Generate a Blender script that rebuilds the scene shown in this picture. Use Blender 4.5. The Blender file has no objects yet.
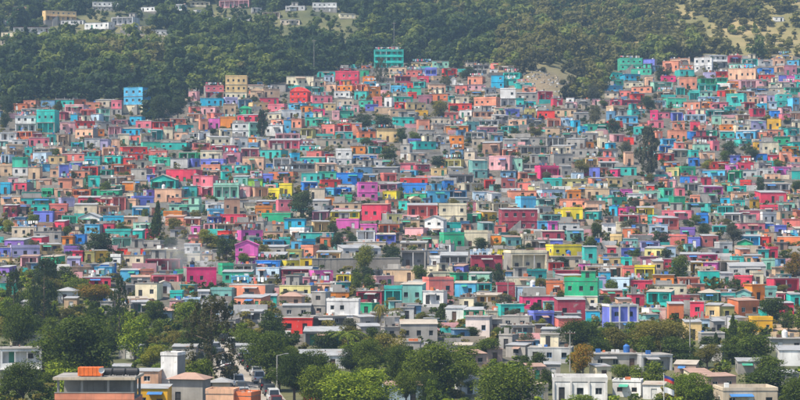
import bpy, math, random
import numpy as np
from mathutils import Vector
R = math.radians
scene = bpy.context.scene
col = scene.collection

# ---------------------------------------------------------------- camera
CAMZ = 60.0
HFOV = R(24.0)
KPX = 2 * math.tan(HFOV / 2) / 800.0            # slope of one survey pixel
HORIZON = 232.0                                  # survey row of eye level
PITCH = math.atan((200 - HORIZON) * KPX)
cam_data = bpy.data.cameras.new('camera')
cam_data.sensor_width = 36.0
cam_data.lens = 18.0 / math.tan(HFOV / 2)
cam_data.clip_start = 1.0
cam_data.clip_end = 6000.0
cam = bpy.data.objects.new('camera', cam_data)
col.objects.link(cam)
cam.location = (0, 0, CAMZ)
cam.rotation_euler = (R(90) - PITCH, 0, 0)
scene.camera = cam

# ---------------------------------------------------------------- sky and sun
SUN_EL, SUN_AZ = R(59), R(-121)                   # azimuth from the view direction (+Y), negative = to the left
world = bpy.data.worlds.new('World')
scene.world = world
world.use_nodes = True
wn = world.node_tree.nodes
sky = wn.new('ShaderNodeTexSky')
sky.sky_type = 'NISHITA'
sky.sun_disc = False
sky.sun_elevation = SUN_EL
sky.sun_rotation = SUN_AZ
sky.air_density = 1.0
sky.dust_density = 1.6
bg = wn['Background']
bg.inputs['Strength'].default_value = 0.12
world.node_tree.links.new(sky.outputs['Color'], bg.inputs['Color'])
sun_data = bpy.data.lights.new('sun', 'SUN')
sun_data.energy = 5.0
sun_data.angle = R(0.5)
sun_data.color = (1.0, 0.91, 0.76)
sun = bpy.data.objects.new('sun', sun_data)
col.objects.link(sun)
sv = Vector((math.sin(SUN_AZ) * math.cos(SUN_EL), math.cos(SUN_AZ) * math.cos(SUN_EL), math.sin(SUN_EL)))
sun.rotation_euler = sv.to_track_quat('Z', 'Y').to_euler()
sun.location = (0, 300, 400)

vs = scene.view_settings
vs.view_transform = 'Standard'
vs.look = 'None'
vs.gamma = 1.0
vs.use_curve_mapping = False
vs.exposure = 0.62
# ---------------------------------------------------------------- what stands where (x0 x1 top bottom colour[:roof]) on the 800x400 survey grid
HOUSES = """
15 36 117 131 wh:s;36 55 113 133 tu:p;22 36 110 117 gr;70 78 115 121 cy;60 75 123 134 pk;75 95 122 129 re;74 94 130 139 pe;79 90 117 122 ro;90 100 115 123 pb
64 84 106 114 pk;86 100 103 109 sa;0 16 133 142 wh;32 42 134 140 ro;48 56 135 143 tl;57 69 135 146 ta;71 84 143 150 tu;84 100 139 147 pg;7 23 146 156 ta;23 32 148 156 tl
33 50 149 156 gr;80 100 151 158 sa;122 144 91 114 sk:s;129 142 117 125 cy;111 122 102 115 ro;100 110 110 122 mi;110 128 120 126 pk;108 122 127 137 pk;120 140 129 134 cy;118 130 135 145 cr
140 152 134 144 cr;150 163 131 140 tl;163 173 128 139 cr;178 194 126 131 tl;170 186 119 126 sa;188 197 92 101 pk;190 200 107 113 co;187 200 114 121 pe;187 200 133 140 wh;160 187 143 149 tu
122 148 148 154 re;150 167 151 158 co;178 197 153 160 em;112 120 140 152 pe;100 108 140 150 lv;225 247 78 100 cb:p;205 224 87 98 ro;200 224 99 106 cy;225 238 99 105 lv;223 236 105 115 ta
238 252 100 109 sb;250 263 90 100 ta:d;270 286 85 92 gr:t;289 308 91 103 re:d;267 285 105 112 ro;288 303 104 110 sk;279 302 111 119 wh;291 302 120 128 sa;239 250 108 114 em:d;236 260 116 122 cm
200 208 120 130 sa;208 220 119 129 or;220 236 118 129 og;200 216 108 115 pk;232 249 124 137 wh;249 260 124 137 mi;265 283 126 136 wh;283 291 121 133 sk;200 210 132 138 wh;220 232 130 137 cr:t
374 404 52 69 tu:p;335 359 73 86 cm;360 369 71 77 em;362 375 77 83 og;324 334 76 82 pb;286 314 77 87 cr;314 326 82 88 pe;304 325 88 94 tu;326 336 85 94 pe;364 377 82 87 cy
378 391 84 93 wh;391 402 87 92 sk;393 402 92 98 cr;367 381 88 98 og;372 382 98 106 co;354 367 92 100 tl;312 333 97 104 ro;337 354 99 107 be;310 323 104 109 tl;300 313 106 112 og
313 325 109 115 hp;337 346 107 112 sb;347 359 106 112 pk;365 378 105 110 pw;384 392 98 107 wh;411 436 63 69 cb;418 425 69 75 pb;425 437 69 76 pw;443 457 69 77 re;433 442 77 82 ta
417 429 77 82 cm;450 456 79 85 wh;467 483 78 85 sa;491 504 77 89 cy;413 425 82 88 tl;407 413 84 88 re;400 407 86 91 cy;429 446 85 93 pe;455 468 86 94 co;408 417 93 97 re
418 432 96 104 pl;447 459 96 102 tl;448 472 104 111 re;473 497 100 112 sa:p;473 494 112 119 pe;459 472 111 118 wh;415 428 111 116 mu;418 430 121 133 sa;478 499 121 127 pg:t;504 518 80 86 tl
500 516 90 106 wh:p;522 536 87 93 sa;537 553 92 102 cm;553 563 99 107 cm;566 574 98 103 wh;534 546 105 110 wh;537 555 111 119 re;505 520 110 117 pw;525 536 109 118 ol;566 577 103 112 pk
561 573 118 126 pb;574 580 121 127 cy;547 561 119 127 sa;508 528 120 127 pe;592 600 99 105 pk;516 524 99 108 tl;620 643 62 73 sg:p;643 655 61 70 pw;662 679 62 72 sa;679 695 71 77 tl
624 641 77 83 cy;661 676 77 83 hp;679 697 79 89 sa;653 673 83 92 mi;646 653 79 86 pe;631 652 87 93 sa;657 675 92 97 ta;632 645 94 99 re;676 685 88 95 tu;689 700 92 100 tl
667 687 99 108 sg;612 633 107 114 ta;600 610 101 107 pk;650 658 112 120 hp;658 670 112 118 ro;672 688 109 114 ta;618 627 98 103 sb;606 615 112 120 sb;694 712 59 72 wh;709 728 57 68 wh
729 742 57 63 ma;729 744 64 70 mi;744 752 64 69 cy;778 793 55 61 cb;759 774 68 74 az;728 756 70 80 pe;704 716 73 79 lv;716 728 72 78 re;759 775 75 80 re;785 797 66 75 pl
778 787 76 83 pw;787 795 76 83 or;700 716 79 86 em;716 728 78 84 sg;728 740 82 87 og;740 757 81 90 pk;717 730 85 91 wh;725 736 90 96 mu;717 725 91 96 re;726 744 96 107 tl:p
726 736 107 113 tu;758 767 95 103 pk;767 776 96 102 lv;769 777 102 109 pb;777 792 95 107 tl;792 800 99 111 sk;744 755 103 109 re;758 767 104 109 cy;752 766 109 117 cm;771 781 111 119 az
781 792 108 113 pk;700 712 102 108 og;781 791 114 120 ro
12 28 159 176 sg:s;0 10 155 163 pb;9 24 151 157 ta;32 47 153 163 pb;48 65 156 164 cb;0 12 166 176 ta;28 40 168 179 ta;59 69 166 178 pw;69 80 163 169 pw;50 59 169 177 pe
69 90 171 178 sa;84 100 158 165 tl;88 100 177 187 tu;8 18 178 184 pk;24 36 180 188 mi;36 50 180 189 pe:t;58 72 179 189 sa;72 83 179 188 pe;0 10 184 194 cy;41 53 189 197 em
54 72 189 197 pe;72 91 190 197 te;91 100 189 196 em;22 42 193 199 sg;21 55 199 205 tl;0 21 197 204 pe;61 75 199 206 lv;78 100 198 204 cm:t;3 17 206 217 ma;17 31 205 213 pk
31 49 205 213 tu;49 67 205 212 co;74 97 205 214 cr:t;33 53 212 222 pw;54 65 212 221 co;148 165 151 158 co;152 170 158 166 sg;111 134 165 174 te;170 188 159 168 pg;192 200 160 166 pw
103 122 157 163 tu;123 133 158 163 re;100 112 170 176 sg;145 155 167 175 cm;165 197 171 184 cm;155 165 165 173 be;147 155 175 181 pw;150 176 179 190 tu:g;122 136 183 190 og;106 122 186 191 mi
100 119 191 196 em;100 117 178 186 be;154 182 190 202 pe;168 197 199 206 sa:s;182 197 187 198 tl;134 154 198 205 pw;112 126 198 211 co;126 136 200 210 pe;124 134 194 200 cr;132 149 208 218 sk
168 200 205 213 mi;163 182 213 219 og;100 112 199 206 co;194 200 177 195 ro;147 154 191 197 vi;209 231 138 146 cr;232 248 138 150 pg;248 258 138 144 og;248 258 144 150 sb;268 300 141 149 ro
275 300 134 141 pk;267 284 129 134 wh;210 236 146 151 ma;241 259 149 157 ro;259 282 151 159 tl;200 222 151 160 cr:t;222 241 154 164 pl;200 224 160 166 pw;242 264 158 170 pe;272 292 159 172 pg
291 300 154 164 cy;267 273 164 170 az;221 232 166 172 tu;234 248 166 173 tu;222 232 172 180 tu;200 221 166 171 sa;200 221 171 177 ta;233 248 177 185 gt;248 263 179 186 li;262 273 175 185 pw
250 262 171 178 pk;200 214 178 197 ro;213 239 186 200 mi:p;239 250 187 197 pk;254 269 188 197 pe;279 292 185 196 ye:p;268 280 190 199 ye;305 329 118 126 sg;321 335 126 135 co;336 352 125 132 re
352 362 124 135 sa;340 352 119 125 ta;335 353 132 139 tl;377 399 130 142 cb;300 313 130 139 ol;311 321 128 135 sa;316 353 140 147 be;300 315 146 152 tu;300 313 140 146 pk;306 322 152 158 co
325 333 154 160 re;334 352 151 166 wh:p;330 335 158 167 wh;368 382 147 152 tu;353 377 156 162 az:t;373 394 160 168 pg;372 398 168 176 dg:t;383 397 174 182 co;336 363 174 186 az;338 352 166 172 be
333 339 112 120 pk;367 387 141 146 ro;418 437 131 140 gr;440 450 145 155 gr;449 464 137 150 og:s;450 463 150 159 sb;408 421 140 146 pw;400 410 146 160 gr;410 428 154 161 be;400 416 164 170 ro
400 416 171 177 sk;464 475 153 167 be;472 488 162 178 gt;488 512 158 171 pk;482 500 144 156 br:t;472 485 139 148 be;444 454 181 190 az;450 464 168 176 be;400 428 178 184 re;402 427 185 195 az
484 500 180 189 re;431 444 178 188 gr:t;466 480 123 131 gt;479 498 128 134 pl:t;562 573 128 134 ta;580 588 127 135 cy;545 560 128 134 ta;515 545 138 145 gr;520 548 147 153 gr;546 565 138 147 gr
566 585 140 150 gr;570 600 150 158 gr;530 550 155 163 gr;553 574 155 165 gr;504 518 140 150 gr;508 523 159 171 mi;539 560 168 179 hp:p;543 563 179 187 tu;519 538 173 181 sa;585 598 159 168 cb
589 600 168 178 pw;582 589 168 176 hp;500 518 179 191 co;500 516 172 178 sb;585 594 142 149 og;572 584 173 179 pb;561 572 167 179 gr;608 623 121 127 re;634 652 127 135 tl;649 664 121 128 ro
672 683 113 121 pw;672 685 122 130 sa;690 700 122 131 cm;669 687 131 142 sa;656 663 132 138 sa;690 700 132 140 az;613 626 135 142 pk;624 634 138 144 re;608 616 143 150 cy;659 672 146 152 az
676 684 143 151 co;690 700 151 158 tu;688 700 158 166 az;666 680 163 168 te:t;680 697 168 176 em;666 679 169 175 py;609 618 170 176 hp;625 634 153 165 pe;600 607 138 148 cr
767 781 120 130 mu;737 750 115 123 pe;712 723 116 125 mi;750 767 122 132 lv;721 736 125 131 og;720 736 132 137 tu;705 717 131 136 sg;767 784 130 137 sa;775 791 137 146 em;787 800 129 137 tl
794 800 138 144 re;762 779 143 154 cr;755 762 142 150 mu;781 792 153 164 sa;792 800 157 164 sa;768 781 155 162 cm;756 768 154 161 az;741 751 156 162 re;730 740 156 163 pw;725 738 165 171 or
738 757 163 171 cm;774 792 168 175 or;757 774 169 176 pg;728 741 172 183 em;712 720 142 152 ro;793 800 121 128 cr;757 767 133 139 sa
54 65 222 233 cm;79 100 217 224 wh:g;84 100 225 233 sk;14 26 218 225 sb;35 53 225 231 br;27 43 238 247 cm;3 25 241 248 vi;0 10 248 257 pw;11 40 248 256 lv;40 62 245 253 cb
62 73 237 245 og;74 85 235 245 az;64 79 248 254 vi;72 83 252 259 cm;95 108 251 262 mu;84 95 252 262 ol;0 8 258 265 cb;20 38 257 265 pk:t;40 58 258 264 em;67 80 259 266 lv:t
94 112 268 276 sk:s;0 8 268 276 vi;71 90 268 274 ta;103 124 217 224 cy;124 146 218 224 pe;132 153 223 231 mi;133 142 231 242 tu;103 114 224 230 cm;105 131 231 238 tl;144 159 230 239 cm
112 132 238 249 mi;117 144 249 257 re;165 184 217 224 sa:t;184 200 219 226 sa:t;191 200 226 235 or;188 198 235 243 ro;184 200 245 254 wh:t;187 200 255 262 cr;100 111 268 275 az;120 139 271 279 sk
140 154 271 279 sa;175 186 271 278 em;186 217 269 287 hp:s;112 120 257 264 wh;205 224 203 211 wh:s;209 224 211 216 sk;207 220 217 224 pw;224 240 200 214 br;244 255 203 212 cr;256 281 202 208 br
255 272 208 215 og;218 244 215 223 cm;246 258 215 222 pe;261 291 214 222 em;284 305 219 229 cy;233 254 223 230 sa;254 264 222 230 gr;272 284 225 231 ta;289 305 230 238 wh;240 264 231 241 or
264 283 232 240 pe;235 260 244 265 or:g;263 284 241 246 sk;261 285 248 256 gr:t;279 290 241 247 tu;291 303 242 248 sk;286 302 251 260 ol;217 229 232 238 re;233 240 231 238 sa;203 215 224 230 pk
301 322 174 183 tl;303 318 183 190 az;321 341 181 186 re;358 378 184 201 or:s;378 398 185 191 pl;382 397 192 199 ye;325 334 189 196 sk;335 350 188 196 az;309 325 189 199 be;340 352 198 203 em
312 329 201 211 gr;312 328 212 219 pl:t;330 360 212 220 ye;336 359 220 228 or;361 388 206 221 cm:t;388 398 200 208 sa;388 396 209 217 wh;360 377 225 233 or;378 400 225 231 te;313 330 222 232 cb:t
376 396 235 243 pw:t;403 427 195 201 em;426 451 192 203 sk;473 490 192 200 pb;463 485 184 191 cr;491 502 194 201 wh;468 475 202 211 pl;476 491 202 211 cr;492 510 203 211 cr;407 438 206 219 co
410 422 199 206 ta:d;439 467 206 224 cr:p;467 481 214 221 em;482 498 213 220 mu:t;424 444 219 236 wh:g;404 424 229 237 pk;443 465 235 251 em:p;464 488 233 249 cr:p;482 496 224 235 gt;437 451 245 251 wh
400 406 202 209 tu;567 581 191 199 og;520 537 199 213 sk;538 555 199 206 gt;538 552 207 214 pg;559 589 200 209 sa;563 583 209 221 ye:p;555 563 210 216 ye;584 599 212 220 tl;510 520 204 211 cr
501 539 213 233 ma:t;541 562 215 221 gt;537 548 222 232 sk;548 558 222 232 or;559 580 224 231 pg;542 565 232 240 ma;567 584 231 241 gt;493 506 226 234 co;505 522 238 248 gt;522 536 235 247 cr
550 563 241 247 pw;590 600 239 245 az;607 623 178 187 cb;680 690 177 183 az;690 697 177 183 or;660 666 180 187 sa;668 675 180 187 pk;621 633 190 196 or;632 646 185 192 cr;647 653 186 193 re
663 674 189 198 sg;676 685 188 195 ro;608 620 190 197 pb;611 628 198 207 sg;600 610 198 205 tl;643 658 200 208 pe;673 686 198 211 em;609 618 207 216 cy;619 625 208 215 hp;625 636 208 214 or
637 654 208 216 ye;648 657 217 224 tu;665 674 208 216 mi;658 680 219 230 co;618 640 216 222 ma;640 647 216 224 sa;603 616 224 236 wh;617 630 223 228 cr;622 636 229 236 te;649 668 225 233 pb
680 695 229 238 vi;691 700 196 203 sa;740 751 182 189 re;703 724 187 195 or;700 712 178 184 cm;764 790 184 193 pg;792 800 184 192 cb;760 787 193 203 cm;779 795 203 209 mi;749 760 200 207 mu
721 730 198 206 cy;734 745 201 207 tu;734 744 207 212 cr;732 749 193 200 pe;739 760 211 222 ro;762 779 207 214 cm;761 778 214 222 wh;779 794 212 219 ta;784 800 220 226 co;763 774 224 232 az
774 787 226 237 pw;712 727 226 236 tl;700 707 215 222 az;708 723 214 222 cr;762 774 233 239 ta;705 722 204 209 tl
222 234 266 272 em;234 253 266 272 gr;255 285 256 262 ol;255 280 262 268 az;255 280 269 278 pb:s;222 252 273 281 sg:t;231 249 277 288 sk;281 312 270 278 ma:t;280 312 279 286 pl;286 300 261 269 ye
278 312 287 297 py;255 275 279 287 ol;209 232 290 300 gt;266 275 297 303 tu;232 263 299 307 sa:t;279 302 298 307 pe:h;200 208 292 301 pg;200 212 255 262 ta;300 316 242 246 cy;300 314 247 255 sa
320 331 238 245 te;316 341 253 261 cb;300 314 259 267 ye;346 386 243 248 be;342 382 249 258 pg:t;313 334 271 283 or;336 351 275 283 ye;336 350 283 290 tl;308 333 284 294 pe;328 349 293 301 og
375 395 277 288 pk:s;384 402 289 307 tl:p;355 383 292 304 ma;400 427 243 251 be;400 426 252 268 gr;427 447 251 258 gr;429 440 258 266 wh;440 468 256 266 gr;470 490 251 256 pb;471 503 257 275 ma
426 453 267 273 cr;430 454 273 280 cr;428 455 280 296 co:p;454 463 267 274 pw;455 468 274 282 em;468 490 274 284 mi;454 476 284 298 sk;477 492 284 291 tl;400 423 286 304 gt;422 444 292 305 wh
459 474 299 306 cr;474 500 296 306 cb;510 548 254 272 cr:p;492 508 250 257 ye;552 583 247 256 ye:p;584 597 248 264 tl;552 582 257 267 be;548 564 263 270 re;555 579 272 277 cm;562 588 277 283 ye:t
580 590 266 273 or;522 548 272 277 tl;506 536 278 287 cr:s;546 563 283 298 te:p;564 598 283 310 em:p;517 545 288 301 pb;497 515 285 301 ma;522 557 297 309 hp;557 586 301 320 ma:t;590 606 278 285 lv
610 622 236 247 cb;623 638 239 247 gt;640 660 242 249 lv;620 642 249 257 pw;607 618 248 256 cm;644 664 249 258 py;664 676 247 257 pb;600 621 258 266 cb;621 632 258 267 tu;624 634 268 276 co
634 655 267 279 ye:p;640 657 258 262 pl;655 662 262 268 ta;661 672 260 266 cm;600 610 273 279 cy;610 630 279 292 pb;630 653 281 292 cm;655 687 286 293 cr;678 700 278 288 sa;689 703 263 270 mu:t
681 689 265 271 cr;680 700 255 262 pl;688 700 238 248 pw;670 687 236 243 co;700 718 255 263 hp;703 717 263 271 or;700 720 272 286 tu;719 733 243 253 pg;737 753 242 250 em:g;740 750 250 257 sa
758 769 250 257 tl;769 777 249 258 cm;732 744 257 265 tl;744 763 256 264 pe;763 775 260 266 mi;720 734 274 286 pg;734 752 277 284 cm;753 763 273 285 cr;768 777 281 288 sk;775 790 268 278 ta
751 766 286 302 og;766 776 288 299 gt;760 768 238 243 re;788 798 233 240 cy;500 525 305 316 tu;533 555 313 329 pw:p;586 600 312 320 cy;558 582 319 328 co;500 530 318 325 gr;500 535 326 338 gr
500 511 336 348 gr;541 558 330 345 gr:t;603 623 291 300 co;631 645 295 305 cm;646 672 293 307 tu:t;608 640 308 336 pw:c;618 632 300 307 pe:t;648 668 309 321 wh;668 684 305 323 te;607 624 323 331 ye
685 702 323 340 cb:t;690 704 303 317 cm;672 690 298 306 ma;702 719 294 305 mi:h;720 736 293 303 tl;736 751 292 302 gt:g;705 720 306 321 cb;720 735 307 321 ol:t;736 762 302 319 te:t;762 776 310 318 tu
776 793 295 304 ro;793 800 295 307 tu;779 794 304 311 cm:t;736 752 319 326 pg:t;751 773 320 331 mu:p;702 712 320 333 pb;712 725 322 332 gr;701 725 334 343 gr:s
57 73 293 300 wh:h;64 77 299 307 ta;82 111 278 287 cm;134 158 285 300 cr:s;160 170 283 291 wh:g;131 150 278 285 gr:t;128 147 300 304 og:t;131 151 303 316 gr:t;170 182 293 301 tu;170 181 301 313 pk
183 200 299 312 pb;158 172 312 324 pb:h;180 194 286 293 tl;104 118 292 300 be:t;100 113 302 314 gr;119 131 305 317 be;0 18 284 291 sg;20 34 303 310 gr:t
326 359 302 327 wh:p;311 326 294 317 gr;359 373 304 315 em;282 311 306 319 gr:t;311 347 317 330 gr;303 347 332 346 gr:t;359 378 318 327 gr;360 382 327 339 gr;384 399 318 327 pg;384 401 328 341 gr
400 414 308 320 pg;445 464 309 320 wh;464 486 311 318 em;465 490 318 338 wp:s;486 497 312 319 cr;400 438 325 342 gr;402 420 343 351 gr;490 501 320 335 gr;240 262 312 322 gr:t;262 281 318 330 gr
200 222 305 317 gr:t;212 236 320 332 gr
"""
LOWER = """
527 572 347 363 pg:s;453 472 345 352 gr:t;459 488 354 360 rt:t;487 503 349 356 rt:t;505 526 345 353 gr:t;592 640 353 370 gr:s;640 674 354 371 pg:s;674 696 364 373 rt:t
690 712 372 382 cr:t;722 779 388 410 be:p;738 771 361 370 gr:t;779 812 349 366 wh:t;771 806 338 348 gr:s;612 645 380 397 wh:p;552 608 379 401 wh:c;461 479 378 394 wh:t;430 452 352 360 gr:t
545 560 364 372 gr:t;528 546 366 376 rt:t;700 722 348 356 gr:t;300 352 355 366 wh:t;384 423 384 404 pb:t;310 330 384 404 re:t;0 42 348 388 wh:s;8 32 338 347 cr:t;172 196 346 356 gr:t
236 262 345 354 gr:t;118 138 346 356 gr:t;706 738 376 386 rt:t;772 800 372 386 gr:t;640 664 384 396 wh:t;112 130 366 376 cr:t;520 550 388 400 be:p;596 612 366 376 cr:t;158 178 353 400 wh:p;135 160 370 402 pe:t;133 168 387 413 mu:t;168 204 379 406 gr:h;205 234 391 415 pe:p;234 251 393 415 te:p;212 230 382 399 be:h
"""
HILLTOP = """
92 122 2 11 wh:s;13 32 7 15 br:t;45 77 16 26 cb:t;110 134 19 27 pg:s;83 110 24 31 wh:t;13 50 28 35 wh:rt;174 184 5 12 wh:s;218 250 0 8 pk:s;312 337 3 12 wh:s;262 280 13 20 be:t;280 300 19 25 be:t
252 262 8 13 pg:t;0 10 40 46 be:t;196 214 12 18 pg:t;774 784 17 21 wh:t;509 517 25 29 wh:t;0 14 20 26 pg:t;60 84 20 25 pg:t;120 150 27 32 be:t;150 175 31 35 pg:t;0 28 33 38 cr:t;225 250 18 23 pg:t;40 58 2 7 pg:t;140 160 8 13 wh:t;190 210 2 7 cr:t;285 305 6 11 pg:s;340 356 14 18 cr:t
"""
# trees: x0 x1 top base kind colour
TREES = """
33 117 314 388 big dark;0 34 300 352 big mid;3 22 272 330 wisp dusk;31 55 262 322 wisp dusk;108 129 280 345 wisp dusk;75 113 284 312 flat flame;118 151 316 362 round bright;139 166 345 372 round yellow
180 240 303 389 wisp brown;243 291 328 378 big mid;274 314 352 404 big dark;292 332 347 402 big dark;330 364 327 360 palm mid;319 396 366 416 big bright;352 386 338 378 big mid
384 416 342 388 big dark;404 466 341 398 big mid;474 541 361 412 big mid;556 601 319 356 big dark;634 690 317 358 big olive;602 632 326 356 round olive;726 742 316 350 cone dark;710 724 334 358 cone dark
694 722 344 370 round olive;737 776 334 364 round mid;670 713 370 408 big bright;631 666 361 390 round mid;571 596 344 380 round flame;738 800 366 398 round dark;782 822 374 410 big mid;0 44 360 408 big dark
44 88 360 392 round bright;196 262 372 398 none none;425 440 378 412 round bright;10 36 318 350 palm mid;566 600 394 416 round bright;22 44 285 318 round mid;86 104 300 330 round dark;150 164 318 345 round mid
203 217 346 372 round dark;262 280 330 350 round dark;700 716 388 410 round dark;520 534 362 380 round mid;448 480 346 372 round mid;336 352 344 362 round bright;298 346 360 412 big mid;232 254 328 352 round mid;452 482 360 394 big mid;538 556 368 396 round dark;414 440 372 404 big dark;392 420 370 408 big mid;610 634 364 386 round mid;752 790 355 376 round mid;338 372 344 376 big dark;148 176 362 384 round bright;470 500 338 362 round mid;20 50 340 372 round mid;276 300 344 372 big mid;520 548 352 374 round dark
"""
TOWN_TREES = """
198 217 229 248 round yellow;217 236 236 260 round dark;148 168 204 242 cone dark;165 186 217 233 round olive;162 178 237 252 round dusk;289 313 190 219 round dusk;80 116 232 258 round dusk
430 447 100 119 round olive;396 408 128 146 round dark;408 421 131 143 round mid;354 375 113 131 round dusk;372 396 115 131 round dusk;358 372 137 148 round mid;378 400 147 166 round dark;430 446 155 169 round dusk
634 661 130 180 cas grey;355 376 245 277 round yellow;382 402 246 270 round dusk;349 363 271 294 round mid;362 377 273 294 round mid;411 427 265 284 round mid;534 550 277 291 round olive;431 451 305 328 cone dark
415 432 312 326 round olive;456 467 318 329 round yellow;531 547 318 330 round yellow;782 803 251 281 round flame;719 739 140 157 round dusk;574 590 160 176 round olive;528 543 126 138 round olive;510 521 127 138 round dark
3 16 219 234 round yellow;26 40 214 228 round mid;34 62 256 292 round dusk;649 671 231 246 round dusk;668 690 254 281 round mid;604 619 279 296 round mid;585 600 84 104 round grey;588 601 104 127 round grey
255 269 112 138 cas dusk;0 15 96 118 round dusk;0 12 112 130 round dusk;56 64 100 112 round dusk;148 170 94 122 round dusk;168 188 96 120 round dusk;440 452 76 88 round grey;458 476 66 80 round dusk
696 712 222 240 round dusk;724 742 224 246 round grey;430 440 180 192 round dusk;116 128 222 232 round mid;8 22 204 216 round mid;60 72 226 240 round mid;100 112 180 196 round mid;140 150 208 224 round mid
700 712 160 172 round yellow;745 760 146 160 round dusk;772 782 158 170 round mid;755 766 176 196 round dusk;590 602 222 240 round dark;584 596 236 250 round mid;505 520 230 240 round olive;373 389 60 86 wisp grey
404 418 320 332 round dark;388 404 306 320 palm olive;374 388 300 345 palm olive;600 612 296 312 round mid;620 632 140 156 round grey;640 655 96 112 round dusk;655 672 66 80 round dusk;606 622 118 134 round dusk
345 358 232 248 round dusk;330 344 232 252 round dusk;520 532 242 254 round dark;490 504 262 286 round dusk;718 730 150 162 round mid;776 790 330 346 round mid;760 776 300 318 round dark;186 204 298 312 round mid
"""
# ---------------------------------------------------------------- terrain
def lat(x, y, f, s):                                # smooth pseudo noise, -1..1
    return (np.sin(x * f + s) * np.cos(y * f * 0.83 + s * 1.7) + np.sin((x * 0.6 + y * 0.8) * f * 1.9 + s * 2.3) * 0.6
            + np.sin((x * 0.85 - y * 0.5) * f * 3.1 + s * 0.7) * 0.35) / 1.6
ROW = np.array([560, 480, 430, 400, 360, 330, 300, 280, 240, 200, 150, 100, 60, 30, 0, -30, -70, -90], float)
DIS = np.array([190, 225, 260, 285, 330, 370, 410, 435, 502, 572, 662, 757, 850, 925, 1015, 1110, 1260, 1420], float)
ZED = CAMZ - (ROW - HORIZON) * KPX * DIS
ZED[0] = ZED[3] - 2.0; ZED[1] = ZED[3] - 1.5; ZED[2] = ZED[3] - 0.8
_d = np.linspace(100, 1500, 1401)
_z = np.interp(_d, DIS, ZED)
_k = np.hanning(61); _k /= _k.sum()
_z = np.convolve(np.pad(_z, 30, mode='edge'), _k, mode='valid')
def sstep(a, b, v):
    t = np.clip((v - a) / (b - a), 0, 1)
    return t * t * (3 - 2 * t)
def ground(x, y):
    x = np.asarray(x, float); y = np.asarray(y, float)
    z = np.interp(y, _d, _z)
    z = z + sstep(330, 430, y) * (1 - sstep(760, 830, y)) * 1.3 * lat(x, y, 0.02, 1.3)
    up = sstep(760, 880, y)
    z = z + up * (7.0 * lat(x, y, 0.017, 4.1) + 2.6 * lat(x, y, 0.05, 0.4))
    # the rocky spur above the middle of town and the gully beside it
    z = z + 7 * np.exp(-(((x - 60 - (y - 800) * 0.25) / 20) ** 2)) * sstep(735, 800, y) * (1 - sstep(840, 900, y))
    z = z - 6 * np.exp(-(((x - 95) / 18) ** 2)) * sstep(760, 830, y)
    # the grassy shoulder to the right
    z = z + 9 * np.exp(-(((x - 185) / 60) ** 2)) * sstep(860, 960, y)
    return z
CP, SP = math.cos(PITCH), math.sin(PITCH)
def ray(px, py):
    u = (px - 400) * KPX; v = (py - 200) * KPX
    d = np.array([u, CP - v * SP, -SP - v * CP])
    return d / d[1]
_t = np.arange(170, 1480, 1.5)
def hit(px, py):
    r = ray(px, py)
    zz = CAMZ + r[2] * _t - ground(r[0] * _t, _t)
    i = np.nonzero(zz < 0)[0]
    if len(i) == 0: i = [len(_t) - 1]
    i = max(1, i[0])
    a, b = zz[i - 1], zz[i]
    t = _t[i - 1] + 1.5 * (a / (a - b) if a > b else 0)
    return r[0] * t, t
def proj(x, y, z):
    dz = z - CAMZ
    depth = y * CP - dz * SP
    return 400 + x / depth / KPX, 200 - (y * SP + dz * CP) / depth / KPX

# ---------------------------------------------------------------- materials
MATS = {}
def new_mat(name, rough=0.85):
    m = bpy.data.materials.new(name)
    m.use_nodes = True
    nt = m.node_tree
    b = nt.nodes['Principled BSDF']
    b.inputs['Roughness'].default_value = rough
    MATS[name] = m
    return m, nt, b
def noise(nt, scale, detail=3, vec=None):
    n = nt.nodes.new('ShaderNodeTexNoise')
    n.inputs['Scale'].default_value = scale
    n.inputs['Detail'].default_value = detail
    if vec is not None: nt.links.new(vec, n.inputs['Vector'])
    return n
def ramp(nt, src, stops):
    r = nt.nodes.new('ShaderNodeValToRGB')
    el = r.color_ramp.elements
    while len(el) < len(stops): el.new(0.5)
    for e, (p, c) in zip(el, stops):
        e.position = p
        e.color = tuple(c) + (1,) if len(c) == 3 else c
    nt.links.new(src, r.inputs['Fac'])
    return r
def mix(nt, mode, fac, a, b):
    m = nt.nodes.new('ShaderNodeMix')
    m.data_type = 'RGBA'; m.blend_type = mode; m.clamp_factor = True
    for s, v in ((m.inputs['Factor'], fac), (m.inputs['A'], a), (m.inputs['B'], b)):
        if hasattr(v, 'links') or hasattr(v, 'is_linked'): nt.links.new(v, s)
        elif isinstance(v, (int, float)): s.default_value = v
        else: s.default_value = tuple(v) + (1,) if len(v) == 3 else v
    return m.outputs['Result']
def wpos(nt, sc=(1, 1, 1)):
    g = nt.nodes.new('ShaderNodeNewGeometry')
    mp = nt.nodes.new('ShaderNodeMapping')
    mp.inputs['Scale'].default_value = sc
    nt.links.new(g.outputs['Position'], mp.inputs['Vector'])
    return g, mp.outputs['Vector']
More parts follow.
